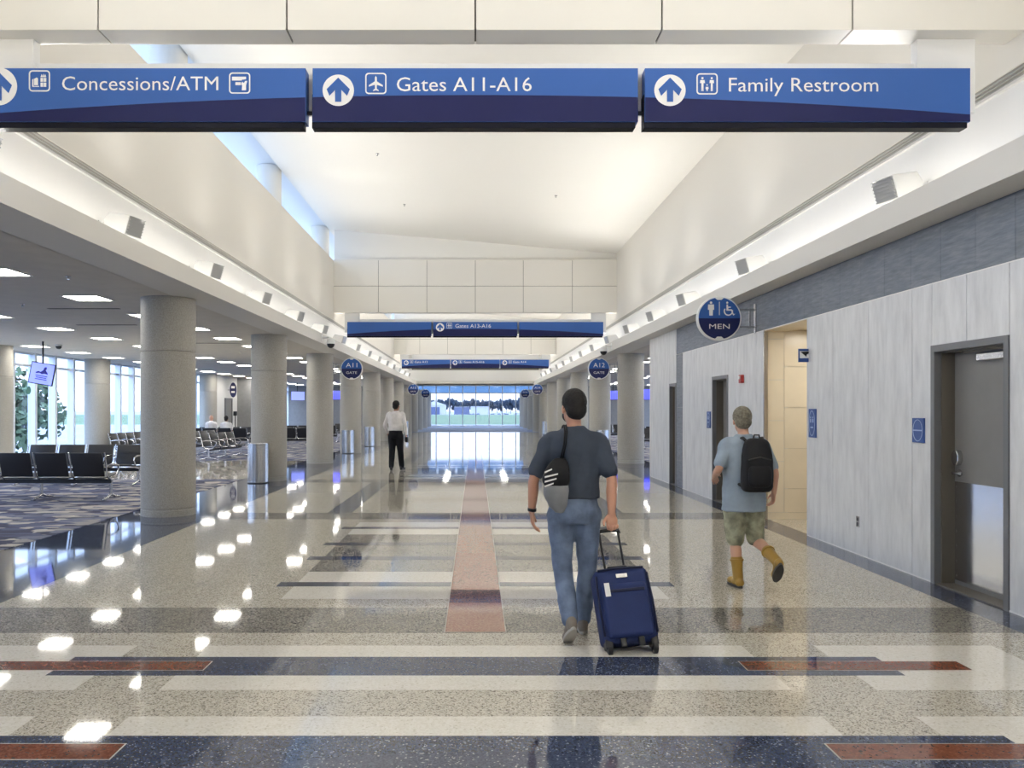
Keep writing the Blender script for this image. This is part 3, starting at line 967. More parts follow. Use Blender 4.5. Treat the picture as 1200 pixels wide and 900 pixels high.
for s, side, ys in ((-1, 'left', LY), (1, 'right', RY)):  # those nearer than the first bulkhead are unseen, added as fill light
    for k, y in enumerate(ys):
        t = thing('floodlight', 'small white floodlight on the %s cove ledge, %s' % (side, ORD[k - 5] + ' beyond the nearest sign' if k >= 5 else ORD[k] + ' of the unseen ones added for light before the nearest sign'), 'light', (s * 4.12, y, 3.78), 0 if s > 0 else PI, 'floodlights on the %s cove ledge' % side)
        h = link('lamp_head', hd_me, t, (0, 0, 0), (0, R(-18), R(14) * s))
        link('louvre', lv_me, h); link('lamp_face', fc_me, h)
        link('arm', ar_me, t)
        fl = bpy.data.lights.new('floodlight_lamp', 'SPOT')
        fl.energy = FLOOD_POWER * (1.9 if y < 5 else 1.0 if y < 24 else 1.5 if y < 42 else 2.2); fl.spot_size = R(165); fl.spot_blend = 1.0; fl.shadow_soft_size = .12; fl.color = (1.0, .975, .94)
        fo = bpy.data.objects.new('floodlight_lamp', fl); COL.objects.link(fo)
        fo.location = (s * 3.93, y, 3.86); fo.rotation_euler = Vector((-s * .72, 0, .69)).to_track_quat('-Z', 'Y').to_euler()

# ------------------------------------------------------------------ litter bins beside the columns
bn = MB().lathe([(.235, 0), (.235, .02), (.225, .025), (.225, .84), (.235, .845), (.235, .87), (.20, .87), (.18, .80)], 40, cap=False)
bn.lathe([(.001, .79), (.18, .80)], 40, cap=False)
bn_me = bn.mesh('bin_body', 'steel', True)
bl = MB().lathe([(.178, .802), (.178, .81)], 32); bl_me = bl.mesh('bin_opening', 'black')
bb = MB().lathe([(.237, 0), (.237, .022)], 40); bb_me = bb.mesh('bin_foot', 'black')
for x, y, lb in ((-4.80, CY[1] - .66, 'steel cylindrical litter bin in front of the second left column'),
                 (-XC, CY[3] - .66, 'steel cylindrical litter bin below the A11 gate sign'),
                 (-XC, CY[4] - .66, 'steel cylindrical litter bin in front of the fifth left column'),
                 (-XC, CY[7] - .66, 'steel cylindrical litter bin far off below the A13 gate sign'),
                 (XC, CY[3] - .66, 'steel cylindrical litter bin below the A12 gate sign'),
                 (XC, CY[7] - .66, 'steel cylindrical litter bin far off below the A14 gate sign')):
    t = thing('litter_bin', lb, 'bin', (x, y, 0), 0, 'steel litter bins')
    link('body', bn_me, t); link('opening', bl_me, t); link('foot_ring', bb_me, t)

# ------------------------------------------------------------------ rows of linked seats
PITCH = .635
def seat_meshes():
    s = MB()
    prof = [(-.24, .40), (-.14, .405), (.0, .415), (.12, .43), (.23, .455), (.27, .45), (.27, .43), (.22, .43), (.12, .405), (.0, .39), (-.14, .38), (-.24, .375)]
    # local y is towards the front of the seat
    n = len(prof)
    vs_ = [(-.265, y, z) for y, z in prof] + [(.265, y, z) for y, z in prof]
    s.add(vs_, [tuple(range(n)), tuple(range(n, 2 * n))] + [(i, (i + 1) % n, (i + 1) % n + n, i + n) for i in range(n)])
    b = MB()
    bp = [(-.23, .42), (-.255, .52), (-.29, .66), (-.335, .83), (-.355, .85), (-.37, .84), (-.325, .66), (-.285, .52), (-.26, .42)]
    n = len(bp)
    vs_ = [(-.275, y, z) for y, z in bp] + [(.275, y, z) for y, z in bp]
    b.add(vs_, [tuple(range(n)), tuple(range(n, 2 * n))] + [(i, (i + 1) % n, (i + 1) % n + n, i + n) for i in range(n)])
    seam = MB()
    for z, y in ((.66, -.287),):
        seam.path([(-.22, y, z + .02), (0, y + .006, z), (.22, y, z + .02)], .006, 6)
    a = MB()
    a.path([(0, -.35, .85), (0, -.28, .62), (0, -.245, .44), (0, -.12, .36), (0, .1, .36)], [.013, .014, .016, .02, .016])
    a.path([(0, -.27, .60), (0, -.12, .625), (0, .10, .62), (0, .20, .585), (0, .215, .53), (0, .16, .45), (0, .05, .37)], [.014, .018, .019, .017, .014, .014, .016])
    l = MB()
    l.path([(0, -.05, .36), (0, -.05, .07)], .028, 10)
    l.path([(0, -.34, .025), (0, -.2, .04), (0, -.05, .09), (0, .12, .04), (0, .28, .025)], [.016, .022, .028, .022, .016], 10)
    l.box(-.03, .03, -.36, -.30, 0, .03); l.box(-.03, .03, .24, .30, 0, .03)
    return (s.mesh('seat', 'sling', True, .008), b.mesh('backrest', 'sling', True, .008), seam.mesh('seam', 'sling', True), a.mesh('armrest', 'chrome', True), l.mesh('leg', 'chrome', True))
SM, BMh, SEAM, AM, LM = seat_meshes()
BEAM = {}
def bench(x, y, n, rot, label, z=.006):
    t = thing('linked_seating', label, 'seating', (x, y, z), rot, 'rows of linked black airport seats')
    if n not in BEAM:
        w = n * PITCH / 2
        BEAM[n] = MB().box(-w, w, -.09, -.01, .29, .36).mesh('beam', 'black', bevel=.006)
    link('beam', BEAM[n], t)
    for i in range(n):
        cx = (i - (n - 1) / 2) * PITCH
        link('seat', SM, t, (cx, 0, 0))
        bk = link('backrest', BMh, t, (cx, 0, 0))
        link('seam', SEAM, bk)
    for i in range(n + 1):
        link('armrest', AM, t, ((i - n / 2) * PITCH, 0, 0))
    for i in ([0, n] if n < 3 else [0, n // 2, n]):
        ex = (i - n / 2) * PITCH
        link('leg', LM, t, (ex * .985, 0, 0))
    return t
bench(-7.80, 14.55, 4, 0, 'row of black linked seats nearest the viewer, turned away')
bench(-8.50, 17.3, 4, PI, 'row of black linked seats facing the viewer behind the nearest row')
bench(-11.9, 17.4, 4, 0, 'row of black linked seats at the far left edge, turned away')
bench(-11.55, 27.4, 4, -PI / 2, 'row of seats beside the left windows, in front of the window column', .006)
bench(-11.6, 31.2, 4, -PI / 2, 'row of seats beside the left windows, behind the window column', .006)
bench(-8.35, 27.1, 4, -PI / 2 - .12, 'row of seats facing the walkway seen left of the litter bin', .006)
bench(-9.75, 29.4, 4, -PI / 2 - .12, 'row of seats facing the walkway just behind the first side-on row', .006)
bench(-10.98, 34.6, 4, 0, 'row of dark seats turned away where the bald person sits')
bench(-8.25, 34.6, 4, 0, 'row of dark seats turned away beside the dark-haired seated person')
bench(-11.3, 36.3, 4, PI, 'row of dark seats facing the viewer behind the seated people')
bench(-8.0, 36.6, 3, PI, 'row of black seats facing the viewer between second and third column')
bench(-8.2, 40.5, 4, 0, 'row of black seats turned away behind the third left column')
bench(-7.7, 45.5, 3, PI, 'row of black seats facing the viewer beside the A11 column')
bench(8.0, 33.8, 3, PI, 'row of black seats right of the first right column')
bench(7.6, 42.5, 3, PI, 'row of black seats between the two nearest right columns')
bench(9.2, 38.0, 4, 0, 'row of black seats turned away in the right lounge')

# ------------------------------------------------------------------ hanging screens
def tv(x, y, z, w, h, rot, label, m='screen', picture=False, tilt=0.0):
    t = thing('hanging_screen', label, 'screen', (x, y, z), rot)
    b = MB(); b.box(-w / 2, w / 2, 0, .06, -h / 2, h / 2); hs = b.build('housing', 'black', t, bevel=.01, rot=(0, tilt, 0))
    s = MB(); s.box(-w / 2 + .02, w / 2 - .02, -.004, 0, -h / 2 + .02, h / 2 - .02); sp = s.build('display', m, hs)
    p = MB(); p.cyl((0, .09, h / 2 - .1), (0, .09, ZS - z), .022, 12); p.box(-.06, .06, .05, .1, h / 2 - .2, h / 2 - .05); p.build('ceiling_pole', 'black', t)
    if picture:
        q = MB()
        k = h
        q.prism([(-.26 * k, .04 * k), (-.16 * k, .10 * k), (-.06 * k, .08 * k), (.04 * k, .18 * k), (.06 * k, .30 * k), (.14 * k, .34 * k), (.18 * k, .26 * k), (.14 * k, .18 * k), (.24 * k, .06 * k), (.26 * k, .0 * k), (.1 * k, .02 * k), (.0, -.02 * k), (-.1 * k, .03 * k), (-.26 * k, -.01 * k)], -.002, 0)
        for j, wd in enumerate((.5, .44, .5)):
            q.box(-wd / 2 * k, wd / 2 * k, -.002, 0, (-.12 - .08 * j) * k, (-.085 - .08 * j) * k)
        q.build('screen_picture', 'screen_ink', hs, loc=(0, -.006, 0))
    return t
tv(-10.75, 20.0, 2.51, .56, .54, R(12), 'hanging screen with a violet figure in front of the left windows', 'screen', True, R(10))
tv(-8.45, 50.0, 2.55, .9, .56, 0, 'small bright blue screen left of the A11 column', 'screen_blue')
tv(-11.0, 50.0, 2.5, .9, .56, R(35), 'small pale screen on the far wall between second and third column', 'screen')
tv(8.55, 50.0, 2.55, .75, .56, 0, 'small bright blue screen right of the A12 column', 'screen_blue')
tv(9.75, 45.0, 2.5, .7, .6, R(-25), 'small blue screen beside the corner of the restroom wall', 'screen_blue')

# ------------------------------------------------------------------ small things on the walls and ceilings
def plaque(y, z, w, h, label, two):
    t = thing('wall_plaque', label, 'sign', (XW, y, z))
    MX = Matrix.Rotation(R(-90), 4, 'Z')      # local x -> -y of the wall, face towards -x
    b = MB(); b.box(-w / 2, w / 2, -.016, 0, -h / 2, h / 2, M=MX); b.build('plate', 'plaque', t, bevel=.003)
    g = MB()
    ring = []
    r = w * .42
    def oval(rr, hh):
        return [(rr * math.cos(2 * PI * i / 28), hh * math.sin(2 * PI * i / 28)) for i in range(28)]
    tmp = MB(); ring_add(tmp, oval(r, h * .44), oval(r * .93, h * .42), -.019, -.016)
    g.add([MX @ Vector(p) for p in tmp.v], tmp.f)
    if two:
        for cx in (-.035, .035):
            g.prism(circle2(.012, 10, cx, h * .2), -.019, -.016, M=MX)
            g.box(cx - .015, cx + .015, -.019, -.016, h * .02, h * .15, M=MX)
        g.box(-.04, .04, -.019, -.016, -h * .17, -h * .12, M=MX)
    else:
        g.box(-r, r, -.019, -.016, -.006, .006, M=MX)
    g.build('raised_symbol', 'plaque_hi', t)
    return t
plaque(10.12, 1.44, .21, .36, 'blue restroom plaque with raised figures beside the tiled entrance', True)
plaque(7.70, 1.41, .20, .235, 'small blue room plaque left of the near metal door', False)
plaque(14.62, 1.43, .22, .30, 'blue plaque left of the far metal door', True)
bs = thing('blade_sign', 'small square blue and white sign projecting at the entrance corner', 'sign', (XW - .005, 10.27, 2.30))
b = MB(); b.box(-.12, .03, -.012, .012, -.085, .085); b.build('plate', 'plaque', bs, bevel=.002)
b = MB(); b.box(-.108, .018, -.0145, -.012, -.035, .055); b.build('white_field', 'signwhite', bs)
b = MB(); b.prism([(-.10, .045), (.0, .05), (.01, .03), (-.02, .01), (-.025, -.02), (-.05, .005)], -.0165, -.0145); b.build('symbol', 'black', bs)
fa = thing('fire_alarm', 'small red fire alarm strobe on the pale panel wall', 'alarm', (XW, 12.78, 2.10))
b = MB(); b.box(-.05, 0, -.06, .06, -.065, .065); b.build('housing', 'red_alarm', fa, bevel=.006)
b = MB(); b.box(-.068, -.05, -.035, .035, -.005, .045); b.build('strobe_lens', 'signwhite', fa, bevel=.006)
ou = thing('wall_outlet', 'small steel outlet plate low on the panel wall', 'outlet', (XW, 8.93, .37))
b = MB(); b.box(-.008, 0, -.037, .037, -.06, .06); b.build('plate', 'steel', ou, bevel=.002)
b = MB(); b.box(-.011, -.008, -.017, .017, .008, .045); b.box(-.011, -.008, -.017, .017, -.045, -.008); b.build('socket', 'black', ou)
def dome_cam(x, y, z, s, label):
    t = thing('dome_camera', label, 'camera', (x, y, z))
    b = MB(); b.path([(-s * .06, 0, .16), (s * .1, 0, .17), (s * .16, 0, .12)], .028); b.box(-s * .07 - .01, -s * .07 + .01, -.06, .06, .08, .24); b.build('arm', 'whiteplastic', t, smooth=True)
    b = MB().lathe([(.03, .16), (.09, .12), (.11, .04), (.11, 0)], 24, c=(s * .16, 0)); b.build('housing', 'whiteplastic', t, smooth=True)
    b = MB(); b.ell((s * .16, 0, 0), (.10, .10, .11)); b.build('dome', 'black', t, smooth='all')
dome_cam(-XF + .07, 20.6, 3.30, 1, 'white dome security camera on the left fascia')
dome_cam(XF - .07, 23.2, 3.30, -1, 'white dome security camera on the right fascia')
t = thing('dome_camera', 'black dome camera on the left lounge ceiling', 'camera', (-10.85, 21.0, ZS))
b = MB().lathe([(.09, 0), (.09, -.04), (.075, -.05)], 24); b.build('housing', 'whiteplastic', t, smooth=True)
b = MB(); b.ell((0, 0, -.05), (.075, .075, .08)); b.build('dome', 'black', t, smooth='all')
sp_me = MB().lathe([(.035, 0), (.035, -.01), (.012, -.014), (.012, -.04), (.02, -.045)], 14).mesh('sprinkler', 'chrome', True)
for k, (x, y) in enumerate(((-5.2, 10.3), (-7.3, 13.0), (-7.4, 20.0), (-6.9, 23.7))):
    o = link('sprinkler_head', sp_me, None, (x, y, ZS)); tag(o, 'tiny sprinkler head in the left lounge ceiling, %s from the front' % ORD[k], 'sprinkler', 'sprinkler heads')
for k, (x, y) in enumerate(((-2.0, 16.5), (1.85, 18.5), (2.6, 13.0), (-1.8, 20.5))):
    o = link('sprinkler_head', sp_me, None, (x, y, zc(x)), (0, math.atan(.0844), 0)); tag(o, 'tiny sprinkler head in the vault ceiling, %s of four' % ORD[k], 'sprinkler', 'sprinkler heads')
cd_me = MB().box(-.05, .05, -.6, .6, -.006, 0).mesh('slot', 'joint')
for k, (x, y) in enumerate(((-6.6, 13.6), (-7.4, 16.2), (-6.6, 20.6))):
    o = link('air_slot', cd_me, None, (x, y, ZS), (0, 0, PI / 2)); tag(o, 'dark air slot in the left lounge ceiling, %s from the front' % ORD[k], 'vent', 'air slots')
# blade sign, stand and panel in the far left lounge
gs = thing('oval_blade_sign', 'tall blue oval sign on the white wall stub', 'sign', (-12.4, 41.3, 2.65))
b = MB(); b.prism([(.17 * math.cos(2 * PI * i / 32), .38 * math.sin(2 * PI * i / 32)) for i in range(32)], -.03, .03); b.build('plate', 'signnavy2', gs, bevel=.005)
ubox('symbol', -.09, .09, -.034, -.03, .08, .2, 'signwhite', gs); ubox('symbol', -.09, .09, -.034, -.03, -.15, -.06, 'signwhite', gs)
b = MB(); b.box(-.28, -.14, -.015, .015, -.02, .02); b.build('bracket_arm', 'steel', gs)
st = thing('card_reader_stand', 'slim black post with a small head before the grey lounge door', 'stand', (-12.0, 40.3, .006))
b = MB().lathe([(.16, 0), (.16, .015), (.03, .03)], 24); b.build('foot', 'black', st, smooth=True)
b = MB(); b.cyl((0, 0, .02), (0, 0, 1.35), .02); b.build('post', 'black', st)
b = MB(); b.box(-.09, .09, -.04, .04, 1.33, 1.55); b.build('head', 'black', st, bevel=.02)
gd = thing('door_decal', 'round green sign on the left window glass', 'sign', (-13.24, 23.9, 2.75 - .55))
MT['green'] = flat('decal_green', (70, 120, 110), .5)
b = MB(); b.prism(circle2(.12, 32), -.006, .006, M=Matrix.Rotation(R(90), 4, 'Z')); b.build('disc', 'green', gd)
# ------------------------------------------------------------------ people
def skinmat(c):
    t = NT('skin')
    t.b.inputs['Base Color'].default_value = (*lin(c), 1)
    t.b.inputs['Roughness'].default_value = 0.5
    t.b.inputs['Subsurface Weight'].default_value = 0.08
    t.b.inputs['Subsurface Radius'].default_value = (.02, .008, .004)
    return t.m
MT['skin1'] = skinmat((196, 146, 122))
MT['skin2'] = skinmat((150, 108, 86))
MT['skin3'] = skinmat((206, 160, 136))
MT['hair_dark'] = flat('dark_hair', (22, 18, 16), .7, var=.25, vscale=60, bump=.6, bscale=120)
MT['hair_grey'] = flat('grey_hair', (122, 116, 100), .7, var=.2, vscale=50, bump=.6, bscale=120)
def cloth(name, c, rough=.9, var=.06, vscale=7, bump=.9, bscale=9):
    return flat(name, c, rough, 0, .3, var, vscale, bump, bscale)
MT['tee'] = cloth('slate_tshirt', (66, 74, 88))
MT['jeans'] = cloth('blue_denim', (106, 121, 146), var=.16, vscale=9, bump=.5, bscale=16)
MT['whiteshirt'] = cloth('white_shirt', (226, 222, 220))
MT['blacktrousers'] = cloth('black_trousers', (24, 25, 30))
MT['paleshirt'] = cloth('pale_blue_shirt', (150, 164, 178))
MT['khaki'] = cloth('khaki_cloth', (150, 150, 128), var=.2, vscale=14)
MT['backpack'] = cloth('black_nylon', (24, 24, 27), rough=.6)
MT['bag_grey'] = cloth('grey_nylon', (128, 130, 134), rough=.6)
MT['boot'] = flat('mustard_rubber', (158, 124, 50), .45)
MT['sole'] = flat('shoe_sole', (64, 62, 60), .7)
MT['sole_pale'] = flat('pale_sole', (168, 164, 156), .7)
MT['shoe'] = flat('grey_shoe', (126, 118, 108), .7, var=.1)
MT['shoe_black'] = flat('black_leather', (20, 19, 19), .4)

def catmull(pts, sub=4):
    P = [tuple(p) for p in pts]
    out = []
    for i in range(len(P) - 1):
        p0, p1, p2, p3 = P[max(i - 1, 0)], P[i], P[i + 1], P[min(i + 2, len(P) - 1)]
        for k in range(sub):
            t = k / sub
            out.append(tuple(.5 * (2 * b + (c - a) * t + (2 * a - 5 * b + 4 * c - d) * t * t + (-a + 3 * b - 3 * c + d) * t ** 3) for a, b, c, d in zip(p0, p1, p2, p3)))
    out.append(P[-1])
    return out

def limb(mb, pts, n=14, sub=5):
    """pts: (x,y,z,r) chain, a tapering round limb with round ends"""
    q = catmull(pts, sub)
    mb.path([p[:3] for p in q], [max(.003, p[3]) for p in q], n)
    for p in (q[0], q[-1]):
        mb.ell(p[:3], (p[3],) * 3, n=n, m=8)

def trunk(mb, pts, n=28, sub=5):
    """pts: (x,y,z,rx,ry) horizontal elliptical rings"""
    q = catmull(pts, sub)
    k = len(q)
    vs_ = []
    for x, y, z, rx, ry in q:
        for j in range(n):
            a = 2 * PI * j / n
            c, s_ = math.cos(a), math.sin(a)
            c2, s2 = math.copysign(abs(c) ** .85, c), math.copysign(abs(s_) ** .85, s_)
            vs_.append((x + rx * c2, y + ry * s2, z))
    fs_ = [(i * n + j, i * n + (j + 1) % n, (i + 1) * n + (j + 1) % n, (i + 1) * n + j) for i in range(k - 1) for j in range(n)]
    fs_ += [tuple(reversed(range(n))), tuple(range((k - 1) * n, k * n))]
    mb.add(vs_, fs_)

def knit(name, mb, mats, parent, voxel=.01, it=5, disp=0.0, dscale=.12):
    """fuse overlapping closed shapes into one smooth surface"""
    me0 = mb.mesh(name, mats)
    tmp = bpy.data.objects.new('tmp', me0)
    COL.objects.link(tmp)
    m = tmp.modifiers.new('r', 'REMESH'); m.mode = 'VOXEL'; m.voxel_size = voxel; m.use_smooth_shade = True
    s_ = tmp.modifiers.new('s', 'SMOOTH'); s_.factor = .5; s_.iterations = it
    if disp:
        tx = bpy.data.textures.new('folds', 'CLOUDS'); tx.noise_scale = dscale
        d = tmp.modifiers.new('d', 'DISPLACE'); d.texture = tx; d.strength = disp; d.mid_level = .5
    dg = bpy.context.evaluated_depsgraph_get()
    me = bpy.data.meshes.new_from_object(tmp.evaluated_get(dg))
    bpy.data.objects.remove(tmp)
    me.name = name
    me.materials.clear()
    me.materials.append(MT[mats] if isinstance(mats, str) else mats)
    for p in me.polygons:
        p.use_smooth = True
    return link(name, me, parent)

def hand(mb, wrist, d, nrm, th, curl, r=.0085, grip=False):
    """palm and five fingers; d along the fingers, nrm out of the palm, th towards the thumb side"""
    W, d, nrm, th = Vector(wrist), Vector(d).normalized(), Vector(nrm).normalized(), Vector(th).normalized()
    Mx = Matrix((th, nrm, d)).transposed().to_4x4()
    mb.ell(W + d * .055, (.042, .017, .058), Mx, n=16, m=10)
    mb.ell(W + d * .01, (.03, .02, .035), Mx, n=16, m=10)
    for i, L in enumerate((.070, .078, .073, .058)):
        p = W + d * (.097 - .006 * abs(i - 1)) + th * (.033 - .0215 * i)
        ch = [(*(p - d * .03), r * 1.05), (*p, r * 1.05)]
        a = .12
        for j, f in enumerate((.45, .31, .24)):
            a += curl * (1.0 if j else .8)
            p = p + (d * math.cos(a) + nrm * math.sin(a)) * L * f
            ch.append((*p, r * (1.0 - .08 * j)))
        limb(mb, ch, 10, 3)
    p = W + d * .03 + th * .032
    dv = (d * .62 + th * .62 + nrm * .38).normalized()
    q1 = p + dv * .042
    dv2 = (d * .8 + nrm * (.75 if grip else .3) + th * .1).normalized()
    limb(mb, [(*(p - d * .015 - th * .01), .013), (*q1, .0115), (*(q1 + dv2 * .035), .009)], 10, 3)

HS = Matrix.Scale(1.06, 4)
def head(mb, c, yaw, tilt=0.0):
    Mr = HS @ Matrix.Rotation(yaw, 4, 'Z') @ Matrix.Rotation(tilt, 4, 'X')
    def e(o, r):
        mb.ell(Vector(c) + Mr @ Vector(o), r, Mr, n=20, m=14)
    e((0, -.008, .03), (.073, .094, .092))
    e((0, .028, -.045), (.056, .062, .07))
    e((0, .06, -.09), (.03, .028, .024))
    e((0, .09, -.015), (.011, .018, .024)); e((0, .103, -.028), (.014, .014, .011))
    e((0, .078, .018), (.05, .016, .014))
    e((0, .083, -.062), (.026, .012, .007)); e((0, .083, -.075), (.024, .012, .007))
    for s in (-1, 1):
        e((s * .074, -.002, -.012), (.009, .022, .032))
        e((s * .036, .062, -.02), (.022, .022, .018))
    return Mr

def hair(name, c, Mr, m, parent, k=1.0, low=.0):
    mb = MB()
    def e(o, r):
        mb.ell(Vector(c) + Mr @ Vector(o), r, Mr, n=22, m=14)
    e((0, -.020, .038), (.083 * k, .098 * k, .094 * k))
    e((0, -.050, -.015 - low), (.073 * k, .060 * k, .072))
    return knit(name, mb, m, parent, .007, 4, .006, .02)

def eyes(c, Mr, parent):
    for s in (-1, 1):
        mb = MB(); mb.ell(Vector(c) + Mr @ Vector((s * .031, .0775, .0)), (.012, .010, .008), Mr, n=12, m=8)
        o = mb.build('eye', 'signwhite', parent, smooth='all')
        mb = MB(); mb.ell(Vector(c) + Mr @ Vector((s * .031, .0865, .0)), (.005, .003, .005), Mr, n=10, m=6)
        mb.build('pupil', 'black', o, smooth='all')

def shoe(name, ankle, toe_dir, pitch, parent, upper, sole, L=.27):
    """shoe placed below the ankle; pitch lifts the heel"""
    A = Vector(ankle)
    yaw = math.atan2(-toe_dir[0], toe_dir[1])
    Mx = Matrix.Rotation(yaw, 4, 'Z') @ Matrix.Rotation(-pitch, 4, 'X')
    def T(o):
        return A + Mx @ Vector(o)
    u = MB()
    for o, r in (((0, -.02, -.02), (.040, .050, .05)), ((0, .03, -.045), (.042, .085, .04)), ((0, .11, -.058), (.044, .075, .03)), ((0, -.035, -.05), (.036, .045, .04))):
        u.ell(T(o), r, Mx)
    up = knit(name, u, upper, parent, .008, 4)
    s_ = MB()
    pts = []
    for i in range(24):
        a = 2 * PI * i / 24
        y = .055 + .135 * math.sin(a)
        w = .040 + .008 * math.sin(a)
        pts.append((w * math.cos(a), y))
    vs_ = [T((x, y, -.095)) for x, y in pts] + [T((x, y, -.072)) for x, y in pts]
    n = 24
    s_.add(vs_, [tuple(reversed(range(n))), tuple(range(n, 2 * n))] + [(i, (i + 1) % n, (i + 1) % n + n, i + n) for i in range(n)])
    s_.build('sole', sole, up, bevel=.004, smooth=True)
    return up

TORSO = [(0, 0, .86, .16, .11), (0, 0, .95, .158, .112), (0, 0, 1.06, .15, .105), (0, 0, 1.2, .165, .112), (0, 0, 1.33, .18, .115), (0, -.01, 1.41, .15, .095), (0, -.005, 1.46, .09, .075), (0, 0, 1.5, .055, .06)]

def person(label, loc, rotz, scale, J, look, voxel, clothes):
    t = thing('person', label, 'person', loc, rotz)
    t.scale = (scale,) * 3
    # body: one continuous surface
    b = MB()
    Mr = head(b, J['head'], J.get('yaw', 0), J.get('tilt', 0))
    hc = Vector(J['head'])
    limb(b, [(0, -.01, 1.44, .058), (hc.x * .5, hc.y * .5 - .01, 1.5, .052), (hc.x, hc.y - .02, hc.z - .05, .054)], 16)
    trunk(b, [(x, y, z, rx - .012, ry - .01) for x, y, z, rx, ry in TORSO])
    for s in 'LR':
        sh, el, wr_ = J['sh' + s], J['el' + s], J['wr' + s]
        limb(b, [(*sh, .044), (*[(p + q) / 2 for p, q in zip(sh, el)], .045), (*el, .038), (*[(p * .6 + q * .4) for p, q in zip(el, wr_)], .038), (*wr_, .026)])
        hand(b, wr_, *J['hand' + s])
        hp, kn, an = J['hip' + s], J['kn' + s], J['an' + s]
        limb(b, [(*hp, .08), (*kn, .053), (*[(p * .65 + q * .35) for p, q in zip(kn, an)], .054), (*an, .036)])
    body = knit('body', b, look['skin'], t, voxel, 3)
    if look.get('hair'):
        hair('hair', J['head'], Mr, look['hair'], t, look.get('hk', 1.0))
    eyes(J['head'], Mr, t)
    clothes(t, J)
    return t, Mr

def lerp(a, b, f):
    return tuple(p + (q - p) * f for p, q in zip(a, b))

def shirt(t, J, m, hem, sleeve, voxel=.010, loose=.0, disp=.012):
    mb = MB()
    rings = [(0, 0, hem, .178 + loose, .128 + loose), (0, 0, hem + .06, .175 + loose, .125 + loose)]
    for x, y, z, rx, ry in TORSO:
        if z > hem + .1 and z < 1.45:
            rings.append((x, y, z, rx + .016 + loose * (1 if z < 1.3 else .3), ry + .016 + loose * (1 if z < 1.3 else .3)))
    rings.append((0, -.005, 1.46, .098, .084)); rings.append((0, -.005, 1.487, .072, .074))
    trunk(mb, rings)
    for s in 'LR':
        sh, el, wr_ = J['sh' + s], J['el' + s], J['wr' + s]
        if sleeve == 'short':
            e_ = lerp(sh, el, .80)
            limb(mb, [(*lerp(sh, (0, sh[1], sh[2] + .02), .3), .064), (*lerp(sh, el, .06), .070), (*lerp(sh, el, .4), .066), (*e_, .064)])
        else:
            limb(mb, [(*lerp(sh, (0, sh[1], sh[2]), .25), .064), (*sh, .070), (*lerp(sh, el, .5), .058), (*el, .050), (*lerp(el, wr_, .5), .046), (*lerp(el, wr_, .95), .037)])
    return knit('shirt', mb, m, t, voxel, 4, disp)

def trousers(t, J, m, waist, rads, end=1.0, voxel=.010, name='trousers', disp=.012):
    mb = MB()
    trunk(mb, [(0, 0, .80, .155, .118), (0, -.004, .88, .172, .128), (0, 0, waist - .04, .165, .12), (0, 0, waist, .162, .118)])
    for s in 'LR':
        hp, kn, an = J['hip' + s], J['kn' + s], J['an' + s]
        if end >= 1:
            limb(mb, [(*hp, rads[0]), (*lerp(hp, kn, .5), (rads[0] + rads[1]) / 2), (*kn, rads[1]), (*lerp(kn, an, .5), rads[1] * .95), (*lerp(kn, an, .98), rads[2])])
        else:
            limb(mb, [(*hp, rads[0]), (*lerp(hp, kn, .5), (rads[0] + rads[1]) / 2), (*lerp(hp, kn, end + .0), rads[2])])
    return knit(name, mb, m, t, voxel, 4, disp)

# --- traveller with the suitcase
J1 = dict(head=(.0, .03, 1.615), yaw=R(14), tilt=R(-4),
          shL=(-.170, 0, 1.385), elL=(-.285, -.03, 1.115), wrL=(-.300, .01, .885), handL=((.10, .06, -1), (1, 0, .1), (0, 1, 0), .34),
          shR=(.170, -.01, 1.385), elR=(.250, -.09, 1.125), wrR=(.238, -.16, .885), handR=((0, -.22, -1), (0, -1, .22), (-1, 0, 0), 1.05, .0085, True),
          hipL=(-.092, 0, .86), knL=(-.085, -.02, .50), anL=(-.055, -.20, .155), hipR=(.092, 0, .86), knR=(.105, .06, .48), anR=(.072, .07, .10))
def clothes1(t, J):
    shirt(t, J, 'tee', .975, 'short', .010, .004, .022)
    trousers(t, J, 'jeans', 1.0, (.104, .071, .060), disp=.022)
    for s, pitch, tw in (('L', R(38), -.1), ('R', 0, .12)):
        shoe('shoe', J['an' + s], (tw, 1), pitch, t, 'shoe', 'sole_pale')
    w = MB(); w.cyl((-.2965, .0, .905), (-.2985, .004, .885), .032, 18); w.build('watch_strap', 'black', t)
    # face mask with ear loop
    c = Vector(J['head']); Mr = Matrix.Rotation(J['yaw'], 4, 'Z')
    m = MB(); m.ell(c + Mr @ Vector((0, .062, -.055)), (.062, .055, .055), Mr)
    knit('face_mask', m, 'black', t, .008, 2)
    for s in (-1, 1):
        l = MB()
        l.path([c + Mr @ Vector(q) for q in ((s * .055, .06, -.04), (s * .078, .0, -.03), (s * .082, -.022, 0), (s * .076, .0, .015), (s * .06, .05, -.02))], .0025, 6)
        l.build('ear_loop', 'black', t)
p1, _ = person('man in slate t-shirt and jeans walking away, pulling a suitcase', (.70, 5.72, .004), R(1), 1.0, J1, dict(skin='skin1', hair='hair_dark'), .0065, clothes1)
